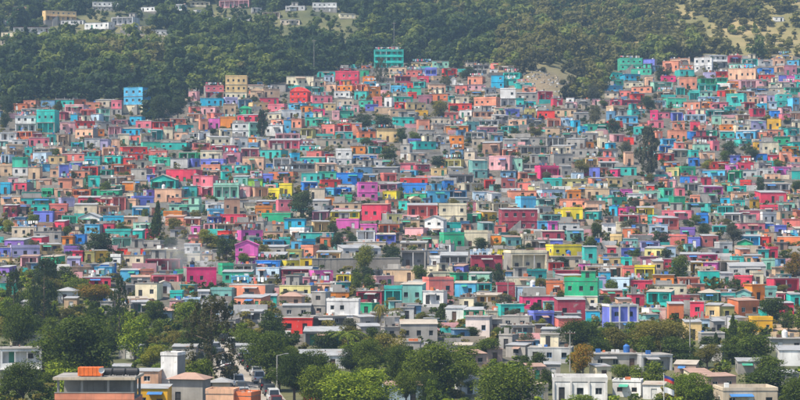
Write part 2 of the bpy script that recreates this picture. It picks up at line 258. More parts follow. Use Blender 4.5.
def paint(name, c, rough=0.8, wear=0.5):
    """Old house paint: faded patches, rain streaks from the eaves, bare plaster showing through."""
    m, nt, b = new_mat(name, rough)
    g, v = wpos(nt)
    n1 = noise(nt, 0.35, 4, v)
    fade = ramp(nt, n1.outputs['Fac'], [(0.3, [x * 0.66 for x in c]), (0.7, [min(1, x * 1.1 + 0.012) for x in c])])
    _, v2 = wpos(nt, (2.6, 2.6, 0.25))
    n2 = noise(nt, 1.0, 5, v2)
    st = ramp(nt, n2.outputs['Fac'], [(0.52, (0, 0, 0)), (0.78, (1, 1, 1))])
    sc = nt.nodes.new('ShaderNodeMath'); sc.operation = 'MULTIPLY'; sc.inputs[1].default_value = wear
    nt.links.new(st.outputs['Color'], sc.inputs[0])
    c2 = mix(nt, 'MIX', sc.outputs[0], fade.outputs['Color'], (0.17, 0.155, 0.135))
    n3 = noise(nt, 1.3, 6, v)
    pl = ramp(nt, n3.outputs['Fac'], [(0.62, (0, 0, 0)), (0.72, (0.6, 0.6, 0.6))])
    c3 = mix(nt, 'MIX', pl.outputs['Color'], c2, (0.36, 0.34, 0.31))
    rnd = ramp(nt, g.outputs['Random Per Island'], [(0, (0.72, 0.72, 0.74)), (1, (1.08, 1.07, 1.05))])
    c4 = mix(nt, 'MULTIPLY', 1.0, c3, rnd.outputs['Color'])
    nt.links.new(c4, b.inputs['Base Color'])
    bp = nt.nodes.new('ShaderNodeBump'); bp.inputs['Strength'].default_value = 0.25; bp.inputs['Distance'].default_value = 0.05
    nt.links.new(n3.outputs['Fac'], bp.inputs['Height'])
    nt.links.new(bp.outputs['Normal'], b.inputs['Normal'])
    return m
PAL = {  # code: (words for labels, base colour)
 'wh': ('white', (.78, .77, .76)), 'wp': ('pinkish white', (.72, .63, .60)), 'pg': ('pale grey', (.52, .52, .52)), 'gr': ('bare grey', (.37, .35, .325)),
 'dg': ('dark grey', (.14, .14, .15)), 'pb': ('pale blue', (.50, .63, .75)), 'lv': ('pale lavender', (.48, .44, .66)), 'pw': ('periwinkle blue', (.18, .21, .62)),
 'vi': ('violet', (.27, .16, .50)), 'or': ('orchid pink', (.66, .16, .45)), 'pk': ('dusty pink', (.72, .40, .42)), 'hp': ('hot pink', (.76, .07, .20)),
 'ro': ('rose', (.70, .20, .25)), 'co': ('coral', (.80, .22, .19)), 'sa': ('salmon', (.74, .30, .20)), 'pe': ('peach', (.74, .46, .32)),
 'ta': ('tan', (.56, .41, .28)), 'cb': ('yellow-tan', (.68, .50, .26)), 'cr': ('cream', (.72, .65, .49)), 'be': ('beige', (.56, .48, .38)),
 'ye': ('bright yellow', (.74, .60, .04)), 'mu': ('mustard yellow', (.70, .41, .04)), 'py': ('pale yellow', (.66, .60, .28)), 'og': ('orange', (.78, .25, .05)),
 'te': ('terracotta', (.60, .19, .09)), 're': ('red', (.66, .06, .05)), 'cm': ('crimson', (.66, .07, .12)), 'ma': ('maroon', (.34, .045, .075)),
 'pl': ('plum', (.36, .15, .20)), 'br': ('brown', (.36, .21, .15)), 'sk': ('sky blue', (.14, .47, .76)), 'az': ('azure blue', (.03, .24, .68)),
 'cy': ('cyan blue', (.03, .45, .68)), 'sb': ('steel blue', (.14, .28, .44)), 'tu': ('turquoise', (.04, .50, .44)), 'tl': ('teal', (.07, .44, .40)),
 'gt': ('grey-teal', (.20, .42, .39)), 'sg': ('sea green', (.08, .48, .33)), 'em': ('emerald green', (.035, .38, .19)), 'li': ('lime green', (.30, .56, .10)),
 'mi': ('mint', (.33, .60, .48)), 'ol': ('olive', (.40, .36, .14)), 'rt': ('rust-stained', (.42, .29, .24)),
}
for k, (nm, c) in PAL.items():
    lum_ = sum(c) / 3; c = tuple(max(.008, min(.85, (lum_ + 1.18 * (v_ - lum_)) * 1.1)) for v_ in c) if k not in ('gr', 'dg', 'rt') else c
    paint('paint_' + k, c, wear=0.55 if k in ('gr', 'dg', 'be', 'rt') else 0.45)
paint('concrete', (.33, .32, .30), 0.9, 0.5)
paint('roof_slab', (.29, .275, .255), 0.9, 0.7)
paint('whitewash', (.72, .71, .69), 0.85, 0.3)
paint('stone', (.26, .24, .215), 0.95, 0.7)
def tin(name, c, rough=0.5, metal=0.35):
    m, nt, b = new_mat(name, rough)
    g, v = wpos(nt)
    n1 = noise(nt, 0.5, 5, v)
    rr = ramp(nt, n1.outputs['Fac'], [(0.42, c), (0.62, [x * 0.8 for x in c]), (0.72, (.30, .16, .10))])
    rnd = ramp(nt, g.outputs['Random Per Island'], [(0, (0.8, 0.8, 0.8)), (1, (1.1, 1.1, 1.1))])
    nt.links.new(mix(nt, 'MULTIPLY', 1.0, rr.outputs['Color'], rnd.outputs['Color']), b.inputs['Base Color'])
    b.inputs['Metallic'].default_value = metal
    w = nt.nodes.new('ShaderNodeTexWave'); w.inputs['Scale'].default_value = 1.6
    nt.links.new(v, w.inputs['Vector'])
    bp = nt.nodes.new('ShaderNodeBump'); bp.inputs['Strength'].default_value = 0.4; bp.inputs['Distance'].default_value = 0.03
    nt.links.new(w.outputs['Fac'], bp.inputs['Height']); nt.links.new(bp.outputs['Normal'], b.inputs['Normal'])
tin('tin_pale', (.43, .43, .425)); tin('tin_grey', (.42, .42, .42)); tin('tin_rust', (.36, .23, .18), 0.75, 0.1); tin('tin_red', (.50, .10, .07), 0.6, 0.1)
tin('tin_green', (.05, .33, .22), 0.6, 0.1); tin('tin_blue', (.05, .20, .50), 0.6, 0.1); tin('tin_cream', (.40, .35, .29), 0.7, 0.05)
def plain(name, c, rough=0.6, metal=0.0, spec=None, emit=None):
    m, nt, b = new_mat(name, rough)
    g, v = wpos(nt)
    n = noise(nt, 2.0, 3, v)
    r = ramp(nt, n.outputs['Fac'], [(0.3, [x * 0.85 for x in c]), (0.7, [min(1, x * 1.1) for x in c])])
    nt.links.new(r.outputs['Color'], b.inputs['Base Color'])
    b.inputs['Metallic'].default_value = metal
    return m
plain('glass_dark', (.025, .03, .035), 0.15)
plain('frame_white', (.7, .7, .68), 0.6); plain('frame_brown', (.13, .07, .045), 0.7); plain('frame_blue', (.07, .2, .42), 0.6); plain('frame_grey', (.3, .3, .3), 0.6)
plain('door_brown', (.10, .055, .035), 0.7); plain('door_green', (.03, .20, .12), 0.6); plain('door_white', (.62, .62, .6), 0.6); plain('door_dark', (.03, .028, .028), 0.7)
plain('tank_black', (.018, .018, .02), 0.45); plain('tank_blue', (.03, .13, .40), 0.5); plain('tank_white', (.7, .7, .7), 0.5); plain('rebar', (.10, .07, .05), 0.8)
plain('bark', (.10, .075, .055), 0.95); plain('bark_pale', (.24, .20, .16), 0.95)

def leaf(name, c1, c2):
    m, nt, b = new_mat(name, 0.6)
    g = nt.nodes.new('ShaderNodeNewGeometry')
    r = ramp(nt, g.outputs['Random Per Island'], [(0.0, c1), (1.0, c2)])
    oi = nt.nodes.new('ShaderNodeObjectInfo')
    tone = ramp(nt, oi.outputs['Random'], [(0, (0.7, 0.75, 0.75)), (1, (1.25, 1.2, 0.95))])
    cc = mix(nt, 'MULTIPLY', 1.0, r.outputs['Color'], tone.outputs['Color'])
    nt.links.new(cc, b.inputs['Base Color'])
    b.inputs['Specular IOR Level'].default_value = 0.12
    tr = nt.nodes.new('ShaderNodeBsdfTranslucent')
    nt.links.new(mix(nt, 'MULTIPLY', 1.0, cc, (1.5, 1.55, 0.6)), tr.inputs['Color'])
    ms = nt.nodes.new('ShaderNodeMixShader'); ms.inputs['Fac'].default_value = 0.36
    nt.links.new(b.outputs[0], ms.inputs[1]); nt.links.new(tr.outputs[0], ms.inputs[2])
    nt.links.new(ms.outputs[0], nt.nodes['Material Output'].inputs['Surface'])
leaf('leaf_dark', (.008, .02, .005), (.085, .12, .02)); leaf('leaf_mid', (.013, .032, .006), (.17, .215, .025)); leaf('leaf_bright', (.028, .065, .007), (.25, .31, .03))
leaf('leaf_olive', (.085, .085, .02), (.20, .17, .04)); leaf('leaf_yellow', (.10, .13, .015), (.26, .24, .03)); leaf('leaf_dusk', (.025, .042, .022), (.06, .085, .035))
leaf('leaf_brown', (.038, .042, .022), (.10, .09, .045)); leaf('leaf_flame', (.09, .10, .015), (.30, .15, .02)); leaf('leaf_grey', (.06, .065, .045), (.13, .125, .085))
leaf('leaf_wood', (.065, .095, .026), (.115, .15, .04)); leaf('wood_dark', (.026, .05, .02), (.05, .08, .03)); leaf('wood_light', (.13, .165, .04), (.22, .24, .06)); leaf('wood_olive', (.12, .115, .038), (.19, .17, .06)); leaf('leaf_scrub', (.10, .11, .03), (.24, .215, .065))

# ---------------------------------------------------------------- mesh helper
class MB:
    def __init__(self): self.v = []; self.f = []; self.m = []
    def quad(self, a, b, c, d, mat):
        n = len(self.v); self.v += [a, b, c, d]; self.f.append((n, n + 1, n + 2, n + 3)); self.m.append(mat)
    def tri(self, a, b, c, mat):
        n = len(self.v); self.v += [a, b, c]; self.f.append((n, n + 1, n + 2)); self.m.append(mat)
    def box(self, x0, x1, y0, y1, z0, z1, mat, top=None, bottom=True):
        n = len(self.v)
        self.v += [(x0, y0, z0), (x1, y0, z0), (x1, y1, z0), (x0, y1, z0), (x0, y0, z1), (x1, y0, z1), (x1, y1, z1), (x0, y1, z1)]
        F = [(0, 1, 5, 4), (1, 2, 6, 5), (2, 3, 7, 6), (3, 0, 4, 7), (4, 5, 6, 7), (3, 2, 1, 0)]
        for i, f in enumerate(F):
            self.f.append(tuple(n + k for k in f)); self.m.append(top if (top and i == 4) else mat)
    def prism(self, poly, y0, y1, mat):              # poly in (x, z), counter-clockwise seen from -y
        n = len(self.v); k = len(poly)
        self.v += [(x, y0, z) for x, z in poly] + [(x, y1, z) for x, z in poly]
        self.f.append(tuple(range(n, n + k))); self.m.append(mat)
        self.f.append(tuple(range(n + 2 * k - 1, n + k - 1, -1))); self.m.append(mat)
        for i in range(k):
            j = (i + 1) % k
            self.f.append((n + j, n + i, n + k + i, n + k + j)); self.m.append(mat)
    def cyl(self, c0, c1, r0, r1, mat, seg=8, cap=True):
        c0 = Vector(c0); c1 = Vector(c1); ax = (c1 - c0).normalized()
        s = ax.orthogonal().normalized(); t = ax.cross(s); n = len(self.v)
        for c, r in ((c0, r0), (c1, r1)):
            for i in range(seg):
                a = 2 * math.pi * i / seg
                self.v.append(tuple(c + (s * math.cos(a) + t * math.sin(a)) * r))
        for i in range(seg):
            j = (i + 1) % seg
            self.f.append((n + i, n + j, n + seg + j, n + seg + i)); self.m.append(mat)
        if cap:
            self.f.append(tuple(range(n + seg, n + 2 * seg))); self.m.append(mat)
            self.f.append(tuple(range(n + seg - 1, n - 1, -1))); self.m.append(mat)
    def add(self, o, loc, rz=0.0):
        n = len(self.v); c, s = math.cos(rz), math.sin(rz); X, Y, Z = loc
        self.v += [(X + c * x - s * y, Y + s * x + c * y, Z + z) for x, y, z in o.v]
        self.f += [tuple(n + k for k in f) for f in o.f]; self.m += o.m
    def mesh(self, name):
        me = bpy.data.meshes.new(name)
        me.from_pydata(self.v, [], self.f)
        names = []; idx = {}
        for m in self.m:
            if m not in idx: idx[m] = len(names); names.append(m)
        for m in names: me.materials.append(MATS[m])
        me.polygons.foreach_set('material_index', [idx[m] for m in self.m])
        me.update()
        return me
def link(name, data, parent=None, loc=(0, 0, 0), rz=0.0, label=None, cat=None, group=None, kind=None):
    o = bpy.data.objects.new(name, data)
    o.location = loc
    o.rotation_euler = (0, 0, rz)
    if parent: o.parent = parent
    if label: o['label'] = label
    if cat: o['category'] = cat
    if group: o['group'] = group
    if kind: o['kind'] = kind
    col.objects.link(o)
    return o

# ---------------------------------------------------------------- ground of the valley and the hill
TOWN_TOP = np.array([(-60, 108), (60, 100), (100, 100), (150, 116), (200, 88), (260, 86), (300, 76), (330, 70), (400, 62), (500, 66), (520, 86), (560, 98), (600, 100), (615, 64), (700, 57), (860, 55)], float)
TOWN_BOT = np.array([(-60, 268), (100, 285), (130, 316), (200, 316), (235, 330), (300, 346), (350, 346), (400, 352), (530, 362), (560, 345), (600, 326), (640, 336), (700, 342), (780, 318), (860, 315)], float)
def in_town(px, py):
    return (py > np.interp(px, TOWN_TOP[:, 0], TOWN_TOP[:, 1]) - 1) & (py < np.interp(px, TOWN_BOT[:, 0], TOWN_BOT[:, 1]))
gx = np.arange(-430, 431, 5.0); gy = np.arange(110, 1491, 5.0)
GX, GY = np.meshgrid(gx, gy)
GZ = ground(GX, GY) + 0.12 * lat(GX, GY, 0.5, 2.2)
nx, ny = len(gx), len(gy)
me = bpy.data.meshes.new('hillside')
ii = np.arange(nx * ny).reshape(ny, nx)
quads = np.stack([ii[:-1, :-1], ii[:-1, 1:], ii[1:, 1:], ii[1:, :-1]], -1).reshape(-1, 4)
me.from_pydata(np.stack([GX, GY, GZ], -1).reshape(-1, 3).tolist(), [], quads.tolist())
at = me.attributes.new('zone', 'FLOAT_COLOR', 'POINT')
PX, PY = proj(GX, GY, GZ)
town = in_town(PX, PY).astype(float)
scrub = sstep(430, 600, PX) * (PY < 66) + np.exp(-(((PX - 545) / 36) ** 2 + ((PY - 82) / 22) ** 2)) * -.9
earth = np.exp(-(((PX - 790) / 14) ** 2 + ((PY - 328) / 9) ** 2)) * 1.5 + .4 * np.exp(-(((PX - 540) / 30) ** 2 + ((PY - 84) / 16) ** 2)) * (PY < 108)
zc = np.zeros((ny, nx, 4)); zc[..., 0] = town; zc[..., 1] = np.clip(scrub, 0, 1); zc[..., 2] = np.clip(earth, 0, 1); zc[..., 3] = 1
at.data.foreach_set('color', zc.reshape(-1))
for p in me.polygons: p.use_smooth = True
m, nt, b = new_mat('hill_ground', 0.95)
g, v = wpos(nt)
att = nt.nodes.new('ShaderNodeAttribute'); att.attribute_name = 'zone'
sep = nt.nodes.new('ShaderNodeSeparateColor'); nt.links.new(att.outputs['Color'], sep.inputs['Color'])
na = noise(nt, 0.035, 7, v); nb = noise(nt, 0.7, 5, v)
grass = ramp(nt, na.outputs['Fac'], [(0.35, (.03, .04, .014)), (0.5, (.075, .08, .028)), (0.68, (.14, .125, .055))])
dirt = ramp(nt, nb.outputs['Fac'], [(0.3, (.04, .042, .028)), (0.5, (.085, .075, .06)), (0.75, (.15, .13, .11))])
dry = ramp(nt, na.outputs['Fac'], [(0.34, (.07, .078, .024)), (0.5, (.16, .14, .05)), (0.68, (.26, .20, .09))])
sand = ramp(nt, nb.outputs['Fac'], [(0.3, (.30, .19, .12)), (0.7, (.47, .33, .23))])
c = mix(nt, 'MIX', sep.outputs['Green'], grass.outputs['Color'], dry.outputs['Color'])
c = mix(nt, 'MIX', sep.outputs['Red'], c, dirt.outputs['Color'])
c = mix(nt, 'MIX', sep.outputs['Blue'], c, sand.outputs['Color'])
nt.links.new(c, b.inputs['Base Color'])
bp = nt.nodes.new('ShaderNodeBump'); bp.inputs['Strength'].default_value = 0.6; bp.inputs['Distance'].default_value = 0.4
nt.links.new(nb.outputs['Fac'], bp.inputs['Height']); nt.links.new(bp.outputs['Normal'], b.inputs['Normal'])
me.materials.append(m)
link('hillside', me, kind='structure', label='green hillside rising behind the town and the flat valley floor below it')

# ---------------------------------------------------------------- houses
WIN = {}
def window_mb(kind, w, h, fr):
    k = MB(); t = 0.07
    if kind == 'win':
        k.box(0, w, -.03, .05, 0, t, fr); k.box(0, w, -.03, .05, h - t, h, fr)
        k.box(0, t, -.03, .05, t, h - t, fr); k.box(w - t, w, -.03, .05, t, h - t, fr)
        if w > 0.85: k.box(w / 2 - .03, w / 2 + .03, -.02, .05, t, h - t, fr)
        k.quad((t, .02, t), (w - t, .02, t), (w - t, .02, h - t), (t, .02, h - t), 'glass_dark')
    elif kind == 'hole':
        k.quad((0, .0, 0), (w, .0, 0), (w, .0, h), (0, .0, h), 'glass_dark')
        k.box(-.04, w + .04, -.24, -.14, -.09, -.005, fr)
    else:                                           # door leaf with panels
        k.box(0, w, -.02, .05, 0, h, fr)
        k.box(w * .15, w * .85, -.05, -.02, h * .1, h * .42, fr); k.box(w * .15, w * .85, -.05, -.02, h * .52, h * .9, fr)
    return k
def window_mesh(key):
    if key not in WIN: WIN[key] = window_mb(*key).mesh('door' if key[0] == 'door' else 'window')
    return WIN[key]
q1 = lambda v: round(v * 10) / 10.0
FR = ['frame_white', 'frame_white', 'frame_brown', 'frame_grey', 'frame_blue']
def house_parts(h, rng):
    """Local coordinates: x across the front, y away from the street, z up, origin at the middle of the front."""
    W, H, D, n, roof, cc = h['W'], h['H'], h['D'], h['n'], h['roof'], 'paint_' + h['c']
    X0 = -W / 2; hs = H / n
    side = cc if (rng.random() < 0.78 or h['c'] in ('gr', 'dg')) else 'concrete'
    parts = []; wins = []; wall = MB()
    style = h['style']; fr = rng.choice(FR) if rng.random() < 0.6 else 'frame_grey'
    ops = []
    tones = [cc] * n
    if n > 1 and rng.random() < .4: tones[0] = rng.choice(['whitewash', 'paint_gr', 'paint_cr', 'paint_gr', 'paint_wh', 'concrete', cc])
    nb = max(1, int(W / 2.35 + 0.35))
    ww = q1(min(1.0, max(0.6, W / nb * 0.36)))
    for s in range(n):
        z0 = s * hs
        gal = (style == 'gallery' and s == n - 1) or (style == 'porch' and s == 0) or style == 'open'
        if gal and W > 3.2 and hs > 2.2:
            sill = 0.0 if (s == 0 and style != 'gallery') else 0.85
            ops.append((X0 + .35, X0 + W - .35, z0 + max(sill, .02), z0 + hs - .35, 1.2, 'gal', s))
        else:
            door = rng.randrange(nb) if (s == 0 and rng.random() < .75) else -1
            for i in range(nb):
                cx = X0 + W * (i + .5) / nb + rng.uniform(-.12, .12)
                if i == door:
                    ops.append((cx - .45, cx + .45, z0 + .04, z0 + min(2.1, hs * .75), .2, 'door', s))
                elif rng.random() < (.86 if n * nb < 9 else .93):
                    wh = q1(min(1.05, hs * .34))
                    zz = z0 + hs * .36
                    ops.append((cx - ww / 2, cx + ww / 2, zz, zz + wh, .2, 'win' if rng.random() < .55 else 'hole', s))
    xs = sorted(set([X0, X0 + W] + [o[0] for o in ops] + [o[1] for o in ops]))
    zs = sorted(set([0.0, H] + [s * hs for s in range(1, n)] + [o[2] for o in ops] + [o[3] for o in ops]))
    for i in range(len(xs) - 1):
        run = None; rc = cc
        for j in range(len(zs) - 1):
            mx, mz = (xs[i] + xs[i + 1]) / 2, (zs[j] + zs[j + 1]) / 2
            solid = not any(o[0] < mx < o[1] and o[2] < mz < o[3] for o in ops)
            cj = tones[min(n - 1, int(mz / hs))]
            if run is not None and (not solid or cj != rc):
                wall.quad((xs[i], 0, run), (xs[i + 1], 0, run), (xs[i + 1], 0, zs[j]), (xs[i], 0, zs[j]), rc); run = None
            if solid and run is None: run = zs[j]; rc = cj
        if run is not None: wall.quad((xs[i], 0, run), (xs[i + 1], 0, run), (xs[i + 1], 0, H), (xs[i], 0, H), rc)
    for (a, b, z0, z1, d, k, s) in ops:
        d = min(d, D * .5)
        wall.quad((a, 0, z0), (b, 0, z0), (b, d, z0), (a, d, z0), cc)
        wall.quad((a, d, z1), (b, d, z1), (b, 0, z1), (a, 0, z1), cc)
        wall.quad((a, 0, z0), (a, d, z0), (a, d, z1), (a, 0, z1), cc)
        wall.quad((b, d, z0), (b, 0, z0), (b, 0, z1), (b, d, z1), cc)
        if k == 'gal':
            wall.quad((a, d, z0), (b, d, z0), (b, d, z1), (a, d, z1), cc)
            npst = max(1, int((b - a) / 2.8))
            for i in range(1, npst + 1):
                cx = a + (b - a) * i / (npst + 1)
                wall.box(cx - .1, cx + .1, .03, .23, z0, z1, 'whitewash' if rng.random() < .5 else cc)
            zf = s * hs
            for i in range(max(1, int((b - a) / 2.2))):
                cx = a + (b - a) * (i + .5) / max(1, int((b - a) / 2.2))
                if i % 2 == 0: wins.append((('door', .9, q1(min(2.0, z1 - zf - .1)), rng.choice(['door_brown', 'door_dark', 'door_dark', 'door_brown', 'door_green'])), (cx - .45, d - .06, max(zf + .02, z0 + .02)) if z0 - zf < .1 else (cx - .45, d - .06, z0 + .01)))
                else: wins.append((('win', .9, .8, fr), (cx - .45, d - .06, z0 + (z1 - z0) * .35)))
        elif k == 'door':
            wins.append((('door', .9, q1(z1 - z0 - .05), rng.choice(['door_brown', 'door_dark', 'door_dark', 'door_dark', 'door_brown', 'door_green', 'door_white'])), (a, d - .055, z0)))
        else:
            wins.append(((k, q1(b - a), q1(z1 - z0), fr), (a, d - (.06 if k == 'win' else .01), z0)))
    # other three sides and the footing
    wall.quad((X0 + W, 0, 0), (X0 + W, D, 0), (X0 + W, D, H), (X0 + W, 0, H), side)
    wall.quad((X0 + W, D, 0), (X0, D, 0), (X0, D, H), (X0 + W, D, H), side)
    wall.quad((X0, D, 0), (X0, 0, 0), (X0, 0, H), (X0, D, H), side)
    wall.box(X0 - .12, X0 + W + .12, -.14, D + .05, -h['foot'], 0, 'stone')
    parts.append(('wall', wall))
    if D > 4:
        for s in range(n):
            for sx in (-1, 1):
                if rng.random() < .55:
                    k = MB(); yy = D * rng.uniform(.25, .6); zz = s * hs + hs * .36
                    x = sx * W / 2
                    k.box(min(x, x + sx * .05), max(x, x + sx * .05), yy, yy + .9, zz, zz + .95, fr)
                    k.box(min(x + sx * .05, x + sx * .06), max(x + sx * .05, x + sx * .06), yy + .08, yy + .82, zz + .08, zz + .87, 'glass_dark')
                    parts.append(('window', k))
    if n > 1 and hs > 2.2 and W > 6 and rng.random() < .3:
        k = MB(); ns = int(hs / .22); sx = X0 + W * rng.uniform(.02, .35)
        for i in range(ns): k.box(sx + i * .27, sx + i * .27 + .272, -1.05 - i * .001, -.16, -h['foot'], (i + 1) * hs / ns - .02, 'concrete')
        parts.append(('staircase', k))
    if rng.random() < .35 and W > 3.5:
        k = MB(); ax = X0 + W * rng.uniform(.1, .5); aw = W * rng.uniform(.25, .45); az = min(H - .2, hs * .86)
        n0 = len(k.v); k.box(ax, ax + aw, -1.1, -.002, az, az + .05, rng.choice(['tin_rust', 'tin_grey', 'tin_blue', 'tin_pale', 'tin_green']))
        for i in (0, 1, 4, 5): x_, y_, z_ = k.v[n0 + i]; k.v[n0 + i] = (x_, y_, z_ - .28)
        parts.append(('awning', k))
    trim = rng.choice(['concrete', 'whitewash', cc, cc])
    for s in range(1, n):
        k = MB(); o = .45 if style == 'gallery' and s == n - 1 else .1
        k.box(X0 - .08, X0 + W + .08, -o, -.004, s * hs - .18, s * hs - .02, trim)
        parts.append(('floor_slab', k))
    # roof
    rf = MB(); T = H
    if roof == 's':
        o = rng.choice([.03, .06, .1, .25])
        rf.box(X0 - o, X0 + W + o, -o - .03, D + .1, H, H + .14, rng.choice([cc, cc, cc, 'whitewash', 'roof_slab']), top='roof_slab')
        T = H + .14
    elif roof in ('p', 'c'):
        rf.box(X0, X0 + W, 0, D, H, H + .12, 'roof_slab')
        T = H + .12
        p = MB(); ph = rng.uniform(.45, .85); pm = cc if roof == 'p' else 'whitewash'
        p.box(X0 - .06, X0 + W + .06, -.06, .14, H + .122, H + ph, pm); p.box(X0 - .06, X0 + W + .06, D - .16, D, H + .122, H + ph, pm)
        p.box(X0 - .06, X0 + .14, .142, D - .162, H + .122, H + ph, pm); p.box(X0 + W - .14, X0 + W + .06, .142, D - .162, H + .122, H + ph, pm)
        parts.append(('parapet', p))
        if roof == 'c':
            for i in range(max(3, int(W / 2.6)) + 1):
                k = MB(); cx = X0 + .14 + (W - .28) * i / max(3, int(W / 2.6)); k.box(cx - .14, cx + .14, -.22, -.004, -.2, H + .1, 'whitewash'); parts.append(('column', k))
            for s in range(1, n):
                k = MB(); k.box(X0 - .1, X0 + W + .1, -.3, -.224, s * hs - .2, s * hs, 'whitewash'); parts.append(('floor_slab', k))
    elif roof == 'b':                               # unfinished: bare slab, stub columns with reinforcing bars
        rf.box(X0 - .1, X0 + W + .1, -.1, D + .1, H, H + .18, 'roof_slab'); T = H + .18
        for cx in np.linspace(X0 + .2, X0 + W - .2, max(2, int(W / 3.2) + 1)):
            for cy in (.15, D - .3):
                hh = rng.uniform(.3, 1.1); p = MB()
                p.box(cx - .12, cx + .12, cy - .12, cy + .12, T, T + hh, 'concrete')
                p.box(cx - .02, cx + .02, cy - .02, cy + .02, T + hh, T + hh + .6, 'rebar')
                parts.append(('stub_column', p))
        if rng.random() < .5:
            w = MB(); x1 = X0 + W * rng.uniform(.35, .8)
            w.box(X0 + .4, x1, D * .45, D * .45 + .2, T, T + rng.uniform(.6, 1.9), 'paint_gr')
            parts.append(('block_wall', w))
    elif roof in ('t', 'rt'):
        tm = h['tin']; sl = rng.uniform(.06, .14) * D; o = .14
        rf.quad((X0 - o, -o, H + .06), (X0 + W + o, -o, H + .06), (X0 + W + o, D + .2, H + .06 + sl), (X0 - o, D + .2, H + .06 + sl), tm)
        rf.quad((X0 - o, -o, H), (X0 - o, D + .2, H + sl), (X0 + W + o, D + .2, H + sl), (X0 + W + o, -o, H), tm)
        rf.quad((X0 - o, -o, H), (X0 + W + o, -o, H), (X0 + W + o, -o, H + .06), (X0 - o, -o, H + .06), tm)
        rf.quad((X0 - o, D + .2, H + sl), (X0 - o, -o, H), (X0 - o, -o, H + .06), (X0 - o, D + .2, H + .06 + sl), tm)
        rf.quad((X0 + W + o, -o, H), (X0 + W + o, D + .2, H + sl), (X0 + W + o, D + .2, H + .06 + sl), (X0 + W + o, -o, H + .06), tm)
        for x in (X0, X0 + W): wall.tri((x, 0, H), (x, D, H), (x, D, H + sl * .93), side)
        wall.quad((X0 + W, D, H), (X0, D, H), (X0, D, H + sl * .93), (X0 + W, D, H + sl * .93), side)
        T = None
    elif roof == 'g':
        g_ = min(1.6, W * .22); o = .25
        rf.prism([(X0 - o, H - .04), (0, H + g_), (X0 + W + o, H - .04), (X0 + W + o, H + .1), (0, H + g_ + .14), (X0 - o, H + .1)][::-1], -o, D + o, h['tin'])
        wall.tri((X0, 0, H), (X0 + W, 0, H), (0, 0, H + g_ - .06), cc); wall.tri((X0 + W, D, H), (X0, D, H), (0, D, H + g_ - .06), side)
        T = None
    elif roof == 'h':
        o = .5; e = H; g_ = min(W, D) * .24; a = (X0 - o, -o, e); b_ = (X0 + W + o, -o, e); c_ = (X0 + W + o, D + o, e); d_ = (X0 - o, D + o, e)
        if W >= D: p1 = (X0 + D / 2, D / 2, e + g_); p2 = (X0 + W - D / 2, D / 2, e + g_)
        else: p1 = (0, W / 2, e + g_); p2 = (0, D - W / 2, e + g_)
        if W >= D: rf.quad(a, b_, p2, p1, h['tin']); rf.tri(b_, c_, p2, h['tin']); rf.quad(c_, d_, p1, p2, h['tin']); rf.tri(d_, a, p1, h['tin'])
        else: rf.tri(a, b_, p1, h['tin']); rf.quad(b_, c_, p2, p1, h['tin']); rf.tri(c_, d_, p2, h['tin']); rf.quad(d_, a, p1, p2, h['tin'])
        rf.quad(d_, c_, b_, a, h['tin']); T = None
    elif roof == 'd':
        k = 12; g_ = min(2.0, W * .25); pts = [(X0 - .1 + (W + .2) * i / k, H + g_ * math.sin(math.pi * i / k)) for i in range(k + 1)]
        rf.prism(pts[::-1] if False else [(X0 - .1, H - .02), (X0 + W + .1, H - .02)] + pts[::-1][1:-1], -.2, D + .1, cc); T = None
    parts.append(('roof', rf))
    if T and h.get('hut') and D > 4.5 and W > 5:
        k = MB(); hw = min(3.2, W * .42); x = X0 + rng.uniform(.3, W - hw - .3)
        k.box(x, x + hw, D * .4, D * .4 + 2.4, T, T + 2.1, rng.choice([cc, 'concrete', 'paint_cr', 'paint_gr']))
        k.box(x - .15, x + hw + .15, D * .4 - .2, D * .4 + 2.55, T + 2.1, T + 2.22, 'roof_slab')
        k.box(x + hw * .3, x + hw * .3 + .8, D * .4 - .03, D * .4, T + .02, T + 1.85, 'door_dark')
        parts.append(('rooftop_room', k))
    h['top'] = T
    return parts, wins

